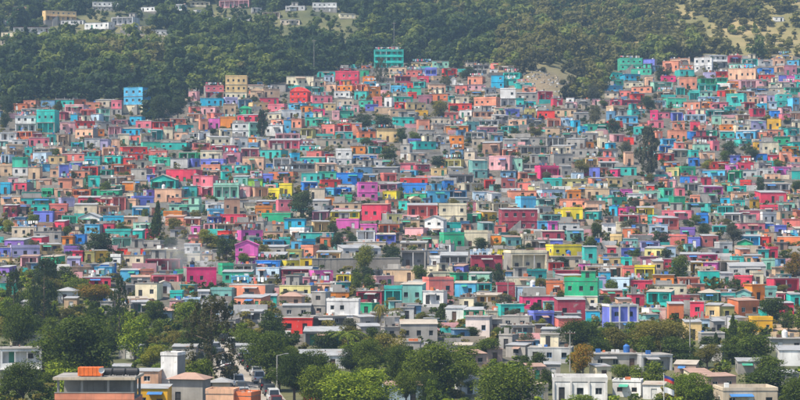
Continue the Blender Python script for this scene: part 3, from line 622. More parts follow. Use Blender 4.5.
def parse(s): return [t.split() for t in s.replace('\n', ';').split(';') if t.strip()]
def mpp(y): return KPX * y                          # metres in a survey pixel at distance y
houses = []
mask = np.zeros((400, 800), bool)
rs = random.Random(7)
TINS = ['tin_pale', 'tin_grey', 'tin_cream', 'tin_grey', 'tin_rust', 'tin_pale', 'tin_grey']
def rtype(c, r):
    if c in ('gr', 'dg', 'be'): return r.choice('ssbbbtt')
    return r.choice('sssssbbpptt')
def add_house(x0, x1, y0, y1, code, zone, filler=False):
    r = random.Random(int(x0 * 7919 + y0 * 104729 + x1))
    c, _, rf = code.partition(':')
    px, pb = (x0 + x1) / 2, y1
    x, y = hit(px, pb)
    k = mpp(y)
    W = max(2.6, (x1 - x0) * k * .97); H = (y1 - y0) * k
    if H < 2.4:
        pb = y1 + (2.4 - H) / k * .9; x, y = hit(px, pb); k = mpp(y); H = max(2.4, (pb - y0) * k)
    n = max(1, int(round(H / 2.95)))
    roof = rf or rtype(c, r)
    if filler and roof == 'p': roof = 's'
    if roof == 's' or roof == 'b': H -= .2
    if roof in 'pc': H -= .5
    if roof == 't': H -= .2
    H = max(2.2, H * (1 if zone != 'town' else (1.13 if not filler else 1.0)))
    st = r.random()
    style = 'plain' if st < .74 else ('gallery' if st < .87 else ('porch' if st < .96 else 'open'))
    if roof in ('d', 'g'): H = max(2.2, H * .82)
    h = dict(x=x, y=y, W=W, H=H, D=min(8.5, max(3.4, W * r.uniform(.6, .95))), n=n, roof='t' if roof == 'rt' else roof, c=c, style=style, zone=zone, px=(x0, x1, y0, y1), filler=filler,
             yaw=r.uniform(-.10, .10) + r.choice([0, 0, 0, 0, .2, -.2, .34, -.34]), foot=1.7, hut=r.random() < .2 and (y1 - y0) * 0 == 0,
             tin='tin_red' if roof == 'rt' else (r.choice(TINS) if c not in ('rt',) else r.choice(['tin_rust', 'tin_cream', 'tin_rust'])), seed=r.random(), area=(x1 - x0) * (y1 - y0))
    if roof in 'g' and c == 'or': h['tin'] = 'paint_or'
    houses.append(h)
    if zone == 'town': mask[max(0, int(y0)):max(0, int(y1)), max(0, int(x0)):max(0, int(x1))] = True
    return h
for t in parse(HOUSES): add_house(*[float(v) for v in t[:4]], t[4], 'town')
for t in parse(LOWER): add_house(*[float(v) for v in t[:4]], t[4], 'lower')
for t in parse(HILLTOP): add_house(*[float(v) for v in t[:4]], t[4], 'top')
for t in parse(TOWN_TREES) + parse(TREES):
    if t[4] != 'none':
        x0, x1, y0, y1 = [int(v) for v in t[:4]]
        mask[max(0, y0):y1, max(0, x0 + 2):max(0, x1 - 2)] = True
# the gaps the survey left: smaller and plainer neighbours of the same town
FILL = ['ta', 'ta', 'cr', 'cr', 'pe', 'pe', 'cb', 'be', 'be', 'gr', 'gr', 'gr', 'pg', 'wh', 'co', 'co', 'pk', 'sa', 'sa', 'te', 'ro', 'tl', 'tu', 'tu', 'sg', 'mi', 'sk', 'sb', 're', 'cm', 'og', 'pb', 'py', 'ma']
y = 66
while y < 352:
    D0 = float(np.interp(y, ROW[::-1], DIS[::-1])); sp = 2.95 / mpp(D0)
    x = rs.uniform(-4, 2)
    while x < 800:
        w = rs.uniform(4.5, 9) / mpp(D0)
        hh = sp * rs.choice([.9, 1, 1, 1.1, 1.2, 1.7])
        x0, x1, y0, y1 = x, x + w, y - hh, y
        if in_town(np.array((x0 + x1) / 2), np.array(y1)) and y0 > np.interp(x0, TOWN_TOP[:, 0], TOWN_TOP[:, 1]) - 2:
            sub = mask[max(0, int(y0)):int(y1), max(0, int(x0)):min(800, int(x1))]
            if sub.size and sub.mean() < .27:
                grey = (405 < x < 605 and 118 < y < 178 and rs.random() < .5) or (y > 312 and rs.random() < .6) or (515 < x < 600 and y < 112 and rs.random() < .5)
                add_house(x0, x1, y0, y1, 'gr' if grey else rs.choice(FILL), 'town', True)
                x = x1 + rs.uniform(-.5, .8)
                continue
        x += 2.0
    y += sp * .42
# keep neighbours out of each other: shorten the one in front, or step the one behind up the slope
houses.sort(key=lambda h: h['y'])
def overlap(a, b):
    return min(a['x'] + a['W'] / 2, b['x'] + b['W'] / 2) - max(a['x'] - a['W'] / 2, b['x'] - b['W'] / 2)
for rep in range(3):
    houses.sort(key=lambda h: h['y'])
    for i, a in enumerate(houses):
        for b in houses[i + 1:i + 90]:
            if b['y'] > a['y'] + a['D'] + .4: 
                if b['y'] > a['y'] + 10: break
                continue
            ov = overlap(a, b)
            if ov <= .05: continue
            gap = b['y'] - a['y']
            if gap > 3.1: a['D'] = max(2.8, gap - .25)
            elif ov < .3 * min(a['W'], b['W']):
                s = 1 if b['x'] > a['x'] else -1
                b['W'] -= ov * .6; b['x'] += s * ov * .3; a['W'] -= ov * .4; a['x'] -= s * ov * .2
                a['W'] = max(2.2, a['W']); b['W'] = max(2.2, b['W'])
            else:
                oy = b['y']; a['D'] = min(a['D'], 3.6); b['y'] = a['y'] + a['D'] + .3; b['x'] *= b['y'] / oy
for h in houses:
    c, s = math.cos(h['yaw']), math.sin(h['yaw'])
    zl = [float(ground(h['x'] + c * u, h['y'] + s * u)) for u in (-h['W'] / 2, 0, h['W'] / 2)]
    h['z'] = max(zl) - .05
    h['foot'] = max(.8, h['z'] - min(zl) + .7)

# ---- labels
STY = {1: 'one-storey', 2: 'two-storey', 3: 'three-storey', 4: 'four-storey', 5: 'five-storey', 6: 'six-storey'}
RFN = {'s': 'flat slab roof', 'p': 'parapet roof', 'c': 'terrace roof', 'b': 'unfinished top', 't': 'tin roof', 'g': 'gable roof', 'h': 'hipped roof', 'd': 'barrel-vaulted roof'}
houses.sort(key=lambda h: -h['area'] - (1e6 if h['zone'] != 'town' else 0))
NIND = 300 + sum(h['zone'] == 'top' for h in houses)
for i, h in enumerate(houses): h['ind'] = i < NIND
def desc(h):
    return '%s %s house' % (STY[min(6, h['n'])], PAL[h['c']][0])
STN = {'plain': '', 'gallery': ' and gallery', 'porch': ' and porch', 'open': ' and open front'}
def words(h, lvl):
    s = desc(h) + ' with ' + RFN[h['roof']]
    near = sorted((o for o in houses if o is not h and o['ind'] and (o['c'] != 'gr' or lvl < 3)), key=lambda o: abs(o['x'] - h['x']) + abs(o['y'] - h['y']) * .6)
    if lvl >= 1: s += STN[h['style']]
    if lvl == 2: s += ' beside ' + PAL[near[0]['c']][0] + ' house'
    if lvl == 3: s += ' beside ' + PAL[near[0]['c']][0] + ' and ' + PAL[near[1]['c']][0] + ' houses'
    if lvl == 4: s = desc(h) + ' beside ' + ', '.join(PAL[o['c']][0] for o in near[:2]) + ' and ' + PAL[near[2]['c']][0] + ' ones'
    return s
ind = [h for h in houses if h['ind']]
for h in ind: h['label'] = words(h, 0)
for lvl in (1, 2, 3, 4):
    cnt = {}
    for h in ind: cnt[h['label']] = cnt.get(h['label'], 0) + 1
    for h in ind:
        if cnt[h['label']] > 1: h['label'] = words(h, lvl) if len(words(h, lvl).replace('-', ' ').split()) <= 16 else words(h, 4)
print('houses', len(houses), 'individual', len(ind), 'distinct labels', len(set(h['label'] for h in ind)))

far = MB()
tanks = []
for h in houses:
    rng = random.Random(h['seed'])
    parts, wins = house_parts(h, rng)
    loc = (h['x'], h['y'], h['z'])
    if h['ind']:
        root = link('house', None, None, loc, h['yaw'], h['label'], 'house', 'villas among the trees on the hill' if h['zone'] == 'top' else 'houses of the hillside town')
        root.empty_display_size = .5
        rfo = [link(nm, k.mesh(nm), root) for nm, k in parts if nm == 'roof'][0]
        for nm, k in parts:
            if nm != 'roof': link(nm, k.mesh(nm), rfo if nm in ('parapet', 'stub_column', 'block_wall', 'rooftop_room') else root)
        for key, l in wins: link('door' if key[0] == 'door' else 'window', window_mesh(key), root, l)
        if h['top'] and rng.random() < .28 and h['W'] > 4 and h['D'] > 4 and not h['hut']: tanks.append((h, rng.random(), rng.uniform(-.3, .3)))
    else:
        base = MB()
        for nm, k in parts: base.add(k, (0, 0, 0))
        for key, l in wins: base.add(window_mb(*key), l)
        far.add(base, loc, h['yaw'])
link('far_houses', far.mesh('far_houses'), kind='stuff', label='dense mass of small painted houses stacked up the far slope', cat='houses')
# walls of yards and small sheds in the alleys
HX, HY, HW, HD = (np.array([h[k_] for h in houses]) for k_ in ('x', 'y', 'W', 'D'))
HTOP = np.array([h['zone'] == 'top' for h in houses])
yards = MB(); yr = random.Random(21); cnt = 0
for q in range(6000):
    px = yr.uniform(-10, 810); py = yr.uniform(62, 356)
    if not bool(in_town(np.array(px), np.array(py))): continue
    x, y = hit(px, py); w = yr.uniform(2.5, 7.5); shed = yr.random() < .35; dd = 2.4 if shed else .25
    if shed: w = yr.uniform(2, 3.6)
    if ((np.abs(x - HX) < (HW + w) / 2 + .1) & (y + dd > HY - .3) & (y < HY + HD + .3)).any(): continue
    z = max(float(ground(x - w / 2, y)), float(ground(x + w / 2, y))); k = MB()
    if shed:
        m_ = yr.choice(['paint_gr', 'tin_rust', 'paint_be', 'paint_gt', 'tin_grey', 'paint_sa', 'paint_sb']); hh = yr.uniform(1.7, 2.3)
        k.box(-w / 2, w / 2, 0, dd, -.8, hh, m_); tm_ = yr.choice(['tin_rust', 'tin_grey', 'tin_pale', 'tin_grey'])
        k.box(-w / 2 - .15, w / 2 + .15, -.25, dd + .15, hh, hh + .07, tm_)
        k.box(-w * .1, -w * .1 + .8, -.03, -.002, -.1, 1.6, 'door_dark')
    else:
        hh = yr.uniform(.7, 2.0); k.box(-w / 2, w / 2, 0, dd, -1, hh, yr.choice(['paint_gr', 'paint_gr', 'stone', 'concrete', 'paint_be', 'paint_pk', 'paint_tl', 'whitewash']))
    yards.add(k, (x, y, z), yr.uniform(-.25, .25)); cnt += 1
    if cnt > 900: break
link('yard_walls', yards.mesh('yard_walls'), kind='stuff', label='jumble of low block walls and sheds filling the alleys', cat='walls')
# what lies about on the flat roofs: block piles, buckets, starter bars, washing
clut = MB(); cq = random.Random(31)
for h in houses:
    if not h['top']: continue
    k = MB(); T = h['top']; W_, D_ = h['W'], h['D']
    for q in range(cq.randrange(2, 8)):
        x, y, s = cq.uniform(-W_ / 2 + .3, W_ / 2 - .3), cq.uniform(.2, D_ - .4), cq.uniform(.12, .45)
        k.box(x - s, x + s * cq.uniform(.4, 1.6), y - s * .6, y + s * .6, T, T + s * cq.uniform(.5, 2.2), cq.choice(['paint_gr', 'concrete', 'stone', 'tank_blue', 'frame_brown', 'paint_te', 'tank_black', 'frame_white', 'tin_rust']))
    if cq.random() < .5:
        for sx in (-1, 1):
            for yy in (.2, D_ - .3): k.box(sx * (W_ / 2 - .2) - .03, sx * (W_ / 2 - .2) + .03, yy - .03, yy + .03, T, T + cq.uniform(.5, 1.5), 'rebar')
    if cq.random() < .16 and W_ > 4 and h['zone'] == 'town':
        y = cq.uniform(.5, D_ * .6); x = -W_ / 2 + .5
        k.box(-W_ / 2 + .35, W_ / 2 - .35, y - .012, y + .012, T + 1.55, T + 1.58, 'rebar'); k.box(-W_ / 2 + .3, -W_ / 2 + .36, y - .03, y + .03, T, T + 1.6, 'rebar'); k.box(W_ / 2 - .36, W_ / 2 - .3, y - .03, y + .03, T, T + 1.6, 'rebar')
        while x < W_ / 2 - .9:
            w = cq.uniform(.35, .8); hh = cq.uniform(.5, 1.1)
            k.box(x, x + w, y - .008, y + .01, T + 1.55 - hh, T + 1.55, cq.choice(['paint_wh', 'paint_wh', 'paint_ro', 'paint_sb', 'paint_pb', 'paint_be', 'paint_dg', 'paint_gt'])); x += w + cq.uniform(.05, .5)
    clut.add(k, (h['x'], h['y'], h['z']), h['yaw'])
link('rooftop_clutter', clut.mesh('rooftop_clutter'), kind='stuff', label='block piles, buckets, bars and washing lying about on the flat roofs', cat='clutter')
# loose rocks on the bare spur above the town
rocks = MB(); rr_ = random.Random(4)
for q in range(170):
    t = rr_.random(); px = 500 + 72 * t + rr_.gauss(0, 5); py = 64 + 30 * t * t + rr_.gauss(0, 3) + (rr_.random() < .4) * rr_.uniform(2, 14)
    x, y = hit(px, py); s = rr_.uniform(.2, .7); k = MB(); k.box(-s, s, -s * .8, s * .8, -s * .5, s * rr_.uniform(.4, 1.0), rr_.choice(['stone', 'stone', 'paint_be', 'paint_gr', 'paint_pg']))
    k.v = [(a * rr_.uniform(.6, 1.1), b * rr_.uniform(.6, 1.1), c * rr_.uniform(.7, 1.1)) for a, b, c in k.v]
    rocks.add(k, (x, y, float(ground(x, y))), rr_.uniform(0, 3))
link('spur_rocks', rocks.mesh('spur_rocks'), kind='stuff', label='pale loose rocks strewn down the bare spur above the town', cat='rocks')
# rooftop water tanks
def tank_mb(mat):
    k = MB(); k.cyl((0, 0, 0), (0, 0, 1.1), .55, .55, mat, 12); k.cyl((0, 0, 1.1), (0, 0, 1.35), .55, .2, mat, 12); k.cyl((0, 0, 1.35), (0, 0, 1.45), .22, .22, mat, 10)
    k.cyl((0, 0, .35), (0, 0, .42), .575, .575, mat, 12); k.cyl((0, 0, .75), (0, 0, .82), .575, .575, mat, 12)
    return k
TM = {m_: tank_mb(m_).mesh('water_tank') for m_ in ('tank_black', 'tank_blue', 'tank_white')}
for h, r_, u in tanks:
    m_ = 'tank_black' if r_ < .5 else ('tank_blue' if r_ < .8 else 'tank_white')
    c, s = math.cos(h['yaw']), math.sin(h['yaw']); lx, ly = u * h['W'], h['D'] * .55
    link('water_tank', TM[m_], None, (h['x'] + c * lx - s * ly, h['y'] + s * lx + c * ly, h['z'] + h['top']), 0,
         '%s plastic water tank on top of %s' % (m_[5:], desc(h)), 'water tank', 'water tanks on the roofs')
# ---------------------------------------------------------------- road with a queue of cars
def ribbon(rows, width, lift, name, mat, lab):
    pts = [Vector((*hit(px, py), 0)) for px, py in rows]
    dense = []
    for a, b_ in zip(pts[:-1], pts[1:]):
        for t in np.linspace(0, 1, 9)[:-1]: dense.append(a.lerp(b_, t))
    dense.append(pts[-1]); k = MB(); L = []
    for i, p in enumerate(dense):
        d = (dense[min(i + 1, len(dense) - 1)] - dense[max(i - 1, 0)]).normalized(); s = Vector((d.y, -d.x, 0))
        l_, r_ = p - s * width / 2, p + s * width / 2
        zc_ = max(float(ground(p.x, p.y)), float(ground(l_.x, l_.y)), float(ground(r_.x, r_.y))) + lift
        L.append(((l_.x, l_.y, zc_), (r_.x, r_.y, zc_), p, d, zc_))
    for a, b_ in zip(L[:-1], L[1:]):
        k.quad(a[0], a[1], b_[1], b_[0], mat)
        for e in (0, 1):
            q = [a[e], b_[e], (b_[e][0], b_[e][1], b_[e][2] - .6), (a[e][0], a[e][1], a[e][2] - .6)]
            k.quad(*(q if e else q[::-1]), mat)
    link(name, k.mesh(name), kind='structure', label=lab)
    return L
m, nt, b = new_mat('road_dust', 0.9)
g, v = wpos(nt)
n1 = noise(nt, 0.25, 6, v); n2 = noise(nt, 3.0, 4, v)
c = ramp(nt, n1.outputs['Fac'], [(0.3, (.19, .175, .155)), (0.7, (.36, .32, .275))])
c = mix(nt, 'MULTIPLY', .5, c.outputs['Color'], ramp(nt, n2.outputs['Fac'], [(0.3, (.7, .7, .7)), (0.7, (1.1, 1.1, 1.1))]).outputs['Color'])
nt.links.new(c, b.inputs['Base Color'])
RD = ribbon([(300, 470), (272, 424), (259, 402), (250, 388), (241, 375), (233, 363), (224, 352), (212, 344)], 8.2, .12, 'road', 'road_dust', 'dusty pale road full of cars running toward the hill')
paths = []

plain('rubber', (.015, .015, .016), 0.8); plain('rim', (.45, .45, .46), 0.35, 0.8); plain('lamp_red', (.4, .02, .02), 0.3); plain('lamp_clear', (.75, .75, .72), 0.2)
CARS = {'white': (.72, .72, .71), 'black': (.012, .012, .014), 'silver': (.42, .43, .44), 'dark grey': (.06, .065, .07), 'dark blue': (.02, .035, .09), 'dark red': (.16, .015, .015)}
for nm, c_ in CARS.items(): plain('car_' + nm.replace(' ', '_'), c_, 0.28, 0.3)
def car_parts(mat, van):
    P = []; w = .88; H1 = .95; H2 = 1.95 if van else 1.72; Ln = 2.3
    k = MB(); lo = [(-Ln, .38), (Ln, .38), (Ln, .72), (Ln - .12, .9), (1.15, H1 + .06), (-Ln + .1, H1 + .06), (-Ln, .8)]
    n = len(lo)
    for s in (-1, 1):
        base = len(k.v); k.v += [(s * w, -y_, z_) for y_, z_ in lo]; f = tuple(range(base, base + n)); k.f.append(f if s < 0 else f[::-1]); k.m.append(mat)
    for i in range(n):
        j = (i + 1) % n; k.f.append((j, i, n + i, n + j)); k.m.append(mat)
    P.append(('body', k))
    k = MB(); y0, y1 = -1.0 if not van else -1.6, 2.15; yt0, yt1 = y0 + .55, y1 - .25; wt = w - .14
    lowr = [(-w + .03, y0, H1 + .055), (w - .03, y0, H1 + .055), (w - .03, y1, H1 + .055), (-w + .03, y1, H1 + .055)]; top = [(-wt, yt0, H2), (wt, yt0, H2), (wt, yt1, H2), (-wt, yt1, H2)]
    k.v += lowr + top
    for f in [(0, 1, 5, 4), (1, 2, 6, 5), (2, 3, 7, 6), (3, 0, 4, 7), (4, 5, 6, 7)]: k.f.append(f); k.m.append(mat)
    P.append(('cabin', k))
    def pane(nm, a, b_, c_, d_, off):
        q = MB(); o = Vector(off); A, B, C, D_ = [Vector(v_) for v_ in (a, b_, c_, d_)]
        bl = lambda u, w_: tuple((A * (1 - u) + B * u) * (1 - w_) + (D_ * (1 - u) + C * u) * w_ + o)
        q.quad(bl(.07, .1), bl(.93, .1), bl(.93, .9), bl(.07, .9), 'glass_dark'); P.append((nm, q))
    pane('windscreen', lowr[0], lowr[1], top[1], top[0], (0, -.012, .012)); pane('rear_window', lowr[2], lowr[3], top[3], top[2], (0, .012, .005))
    pane('side_window', lowr[1], lowr[2], top[2], top[1], (.012, 0, .003)); pane('side_window', lowr[3], lowr[0], top[0], top[3], (-.012, 0, .003))
    for sx in (-1, 1):
        for yy in (-1.4, 1.35):
            k = MB(); k.cyl((sx * (w - .2), yy, .34), (sx * (w + .02), yy, .34), .34, .34, 'rubber', 14); P.append(('wheel', k)); k = MB(); k.cyl((sx * (w + .02), yy, .34), (sx * (w + .03), yy, .34), .2, .19, 'rim', 10); P.append(('rim', k))
        k = MB(); k.box(sx * .62 - .17, sx * .62 + .17, -2.33, -2.28, .62, .8, 'lamp_clear'); P.append(('headlight', k))
        k = MB(); k.box(sx * .68 - .12, sx * .68 + .12, 2.27, 2.33, .68, .92, 'lamp_red'); P.append(('tail_light', k))
    return [(nm, k_.mesh(nm)) for nm, k_ in P]
CP_ = {}
cr_ = random.Random(3)
order = ['white', 'dark grey', 'black', 'silver', 'white', 'black', 'dark blue', 'silver', 'dark grey', 'white', 'black', 'dark red']
seq = 0; carlab = {}
for lane in (-1, 1):
    dist = 0.0; nextd = 25.0 + (3 if lane > 0 else 0)
    for a, b_ in zip(RD[:-1], RD[1:]):
        seg = (b_[2] - a[2]).length
        while dist + seg > nextd:
            p = a[2].lerp(b_[2], (nextd - dist) / seg); d = a[3]; s = Vector((d.y, -d.x, 0))
            nextd += cr_.uniform(5.6, 7.4)
            if p.y > 352: break
            cn = order[seq % len(order)]; van = (seq * 7) % 3 == 0; seq += 1
            if (cn, van) not in CP_: CP_[cn, van] = car_parts('car_' + cn.replace(' ', '_'), van)
            q = p + s * lane * 1.95 + s * cr_.uniform(-.2, .2)
            zc_ = a[4] + (b_[4] - a[4]) * .5
            face = math.atan2(d.y, d.x) + (math.pi / 2 if lane > 0 else -math.pi / 2)
            lab = '%s %s %s on the dusty road' % (cn, 'tall off-roader' if van else 'car', 'driving away toward the hill' if lane > 0 else 'coming down from the hill')
            o = link('parked_car' if False else 'car', None, None, (q.x, q.y, zc_ + .005), face, lab, 'car', 'cars queuing on the road')
            lw_ = None
            for nm, me_ in CP_[cn, van]:
                q_ = link(nm, me_, lw_ if nm == 'rim' else o)
                if nm == 'wheel': lw_ = q_
        dist += seg
# ---------------------------------------------------------------- the concrete terrace house with tanks
def at(px, py, row):                                # world point on the vertical plane standing at the ground seen in that row
    x, y = hit(px, row); r = ray(px, py); return r[0] * y, y, CAMZ + r[2] * y
x0, y0, z1 = at(55, 393, 426); x1, _, zs_ = at(134, 380, 426); gz = float(ground((x0 + x1) / 2, y0)); W = x1 - x0
zp = z1 - gz; zl = zs_ - gz
rt = link('terrace_house', None, None, ((x0 + x1) / 2, y0, gz), 0, 'salmon house with open concrete terrace storey and tanks on its slab', 'house')
k = MB(); k.box(-W / 2, W / 2, 0, 8.5, -.5, zp - .9, 'paint_sa', top='roof_slab'); link('wall', k.mesh('wall'), rt)
k = MB(); k.box(-W / 2 - .05, W / 2 + .05, -.1, .1, zp - .896, zp, 'paint_sa'); k.box(-W / 2 - .09, W / 2 + .09, -.14, .14, zp + .003, zp + .1, 'concrete'); link('parapet', k.mesh('parapet'), rt)
for cx in (-W / 2 + .35, -W / 6, W / 6, W / 2 - .35):
    for cy in (.6, 8):
        k = MB(); k.box(cx - .16, cx + .16, cy - .16, cy + .16, zp - .9, zl - .004, 'concrete'); link('column', k.mesh('column'), rt)
k = MB(); k.box(-W / 2 - .3, W / 2 + .2, -.1, 8.6, zl, zl + .38, 'paint_be', top='roof_slab'); link('roof', k.mesh('roof'), rt)
k = MB(); k.box(-W / 2 + .3, W / 2 - .3, 5.2, 5.4, zp - .9, zl - .004, 'concrete'); link('back_wall', k.mesh('back_wall'), rt)
plain('tank_orange', (.75, .16, .02), 0.5)
k = MB(); hw, hh = 1.65, 1.25
k.box(-hw, hw, -.9, .9, .12, hh, 'tank_orange')
for sx in np.linspace(-hw + .2, hw - .2, 6): k.box(sx - .05, sx + .05, -.94, .94, .12, hh + .03, 'tank_orange')
for sx in (-hw + .3, hw - .3): k.box(sx - .1, sx + .1, -.8, .8, 0, .12, 'concrete')
ox, oy, oz = at(89, 377, 426)
link('container_tank', k.mesh('container_tank'), None, (ox, y0 + 1.6, gz + zl + .38), 0, 'ribbed orange storage tank on the concrete terrace slab', 'tank')
def lying_tank():
    k = MB(); k.cyl((-.75, 0, .6), (.75, 0, .6), .52, .52, 'tank_black', 14); k.cyl((-.95, 0, .6), (-.75, 0, .6), .3, .52, 'tank_black', 14); k.cyl((.75, 0, .6), (.95, 0, .6), .52, .3, 'tank_black', 14)
    k.box(-.6, -.4, -.4, .4, 0, .2, 'concrete'); k.box(.4, .6, -.4, .4, 0, .2, 'concrete'); return k.mesh('lying_water_tank')
lt = lying_tank()
for i, px in enumerate((104, 117, 130)):
    ox, oy, oz = at(px, 377, 426)
    link('lying_water_tank', lt, None, (ox, y0 + 2.2, gz + zl + .38), 0, 'black barrel-shaped water tank lying on the concrete terrace slab', 'water tank', 'black tanks on the terrace slab')
k = MB()
for i in range(12):
    a = 2 * math.pi * i / 12; b2 = 2 * math.pi * (i + 1) / 12
    k.tri((0, 0, .9), (.42 * math.cos(a), -.16, .9 + .42 * math.sin(a)), (.42 * math.cos(b2), -.16, .9 + .42 * math.sin(b2)), 'tank_white')
k.cyl((0, .04, 0), (0, .04, .9), .04, .04, 'frame_grey', 6); k.cyl((0, -.16, .9), (0, -.5, 1.0), .02, .03, 'frame_grey', 5)
ox, oy, oz = at(97, 372, 426)
link('satellite_dish', k.mesh('satellite_dish'), None, (ox + .5, y0 + .5, gz + zl + .38), .4, 'small white satellite dish beside the orange tank', 'dish')
# ---------------------------------------------------------------- flagpole with two flags
fx, fy = hit(664, 420); fz = float(ground(fx, fy))
k = MB(); k.box(-.35, .35, -.35, .35, -.3, .35, 'concrete'); k.cyl((0, 0, .35), (0, 0, 6.4), .06, .035, 'frame_white', 8); k.cyl((0, 0, 6.4), (0, 0, 6.5), .09, .05, 'frame_grey', 8)
link('flagpole', k.mesh('flagpole'), None, (fx, fy, fz), 0, 'white flagpole standing among the trees', 'flagpole')
plain('cloth_red', (.60, .05, .03), 0.8); plain('cloth_blue', (.03, .05, .26), 0.8); plain('cloth_white', (.75, .75, .76), 0.8)
def flag(ma, mb_):
    k = MB(); n = 8
    for i in range(n):
        for j in range(2):
            def P_(u, v_): return (u * 1.4, .14 * math.sin(u * 7) * u, -v_ * .8 - .45 * u + .05 * math.sin(u * 5))
            k.quad(P_(i / n, (j + 1) / 2), P_((i + 1) / n, (j + 1) / 2), P_((i + 1) / n, j / 2), P_(i / n, j / 2), ma if j == 0 else mb_)
    return k.mesh('flag')
link('flag', flag('cloth_blue', 'cloth_red'), None, (fx + .05, fy, fz + 6.2), 0, 'blue over red flag drooping from the flagpole', 'flag', 'flags on the pole')
link('flag', flag('cloth_white', 'cloth_white'), None, (fx + .05, fy, fz + 4.6), 0, 'white flag hanging below the red one', 'flag', 'flags on the pole')
# ---------------------------------------------------------------- street lamp, utility poles
def pole(px, row, hgt, name, lab, cat, grp, lamp=False):
    x, y = hit(px, row); k = MB()
    k.cyl((0, 0, -.4), (0, 0, hgt), .13, .08, 'concrete', 8)
    if lamp: k.cyl((0, 0, hgt - .1), (1.3, 0, hgt + .25), .045, .035, 'frame_grey', 6); k.box(1.2, 1.75, -.12, .12, hgt + .18, hgt + .3, 'frame_grey')
    else:
        k.box(-.9, .9, -.06, .06, hgt - .6, hgt - .46, 'frame_brown')
        for u in (-.8, -.3, .3, .8): k.cyl((u, 0, hgt - .46), (u, 0, hgt - .28), .04, .03, 'frame_white', 6)
    link(name, k.mesh(name), None, (x, y, float(ground(x, y))), 0, lab, cat, grp)
pole(277, 398, 6.5, 'street_lamp', 'grey street lamp leaning over the car-filled road', 'street lamp', None, True)
pole(212, 366, 7.5, 'utility_pole', 'concrete utility pole beside the far end of the road', 'utility pole', 'utility poles')
pole(508, 308, 6.2, 'utility_pole', 'pale utility pole between maroon and pale blue houses', 'utility pole', 'utility poles')
pole(314, 76, 16, 'utility_pole', 'tall pale pole at the edge of the wood above cream house', 'utility pole', 'utility poles')
pole(394, 52, 14, 'utility_pole', 'tall pale pole in the wood above the big emerald building', 'utility pole', 'utility poles')
pole(690, 362, 8, 'utility_pole', 'concrete utility pole behind the rust-roofed sheds', 'utility pole', 'utility poles')
pole(570, 372, 7, 'utility_pole', 'concrete utility pole behind the white terrace house', 'utility pole', 'utility poles')
# ---------------------------------------------------------------- retaining walls, stepped along the slope
def rwall(p0, p1, row0, row1, name, lab, seg, mat):
    rt_ = None
    for i in range(seg):
        k = MB(); cp_ = MB(); pa = p0 + (p1 - p0) * i / seg; pb = p0 + (p1 - p0) * (i + 1) / seg
        rw = row1[0] + (row1[1] - row1[0]) * (i + .5) / seg; th = (row0[0] + (row0[1] - row0[0]) * (i + .5) / seg)
        xa, ya = hit(pa, rw); xb, yb = hit(pb, rw); y_ = (ya + yb) / 2
        zt = CAMZ + ray((pa + pb) / 2, th)[2] * y_; zb = min(float(ground(xa, ya)), float(ground(xb, yb))) - .8
        if rt_ is None: rt_ = link(name, None, None, (xa, y_, zb + .8), 0, lab, 'wall'); o_ = (xa, y_, zb + .8)
        L_ = (0, y_ - o_[1], zb - o_[2]); xa -= o_[0]; xb -= o_[0]; hh_ = zt - zb
        k.box(xa, xb - .002, -.2, .8, 0, hh_, mat); cp_.box(xa - .02, xb - .025, -.3, .85, hh_ + .003, hh_ + .16, 'concrete')
        p_ = link('wall_panel', k.mesh('wall_panel'), rt_, L_); link('coping', cp_.mesh('coping'), p_)
rwall(312, 400, (259, 258), (272, 273), 'retaining_wall', 'long grey stone retaining wall below the beige tin-roofed house', 14, 'stone')
rwall(112, 198, (33, 36), (40, 43), 'garden_wall', 'long pale wall among the trees high on the hill', 12, 'paint_be')
rwall(624, 672, (50, 54), (54, 58), 'road_wall', 'low pale wall curving along the slope above the town', 10, 'concrete')
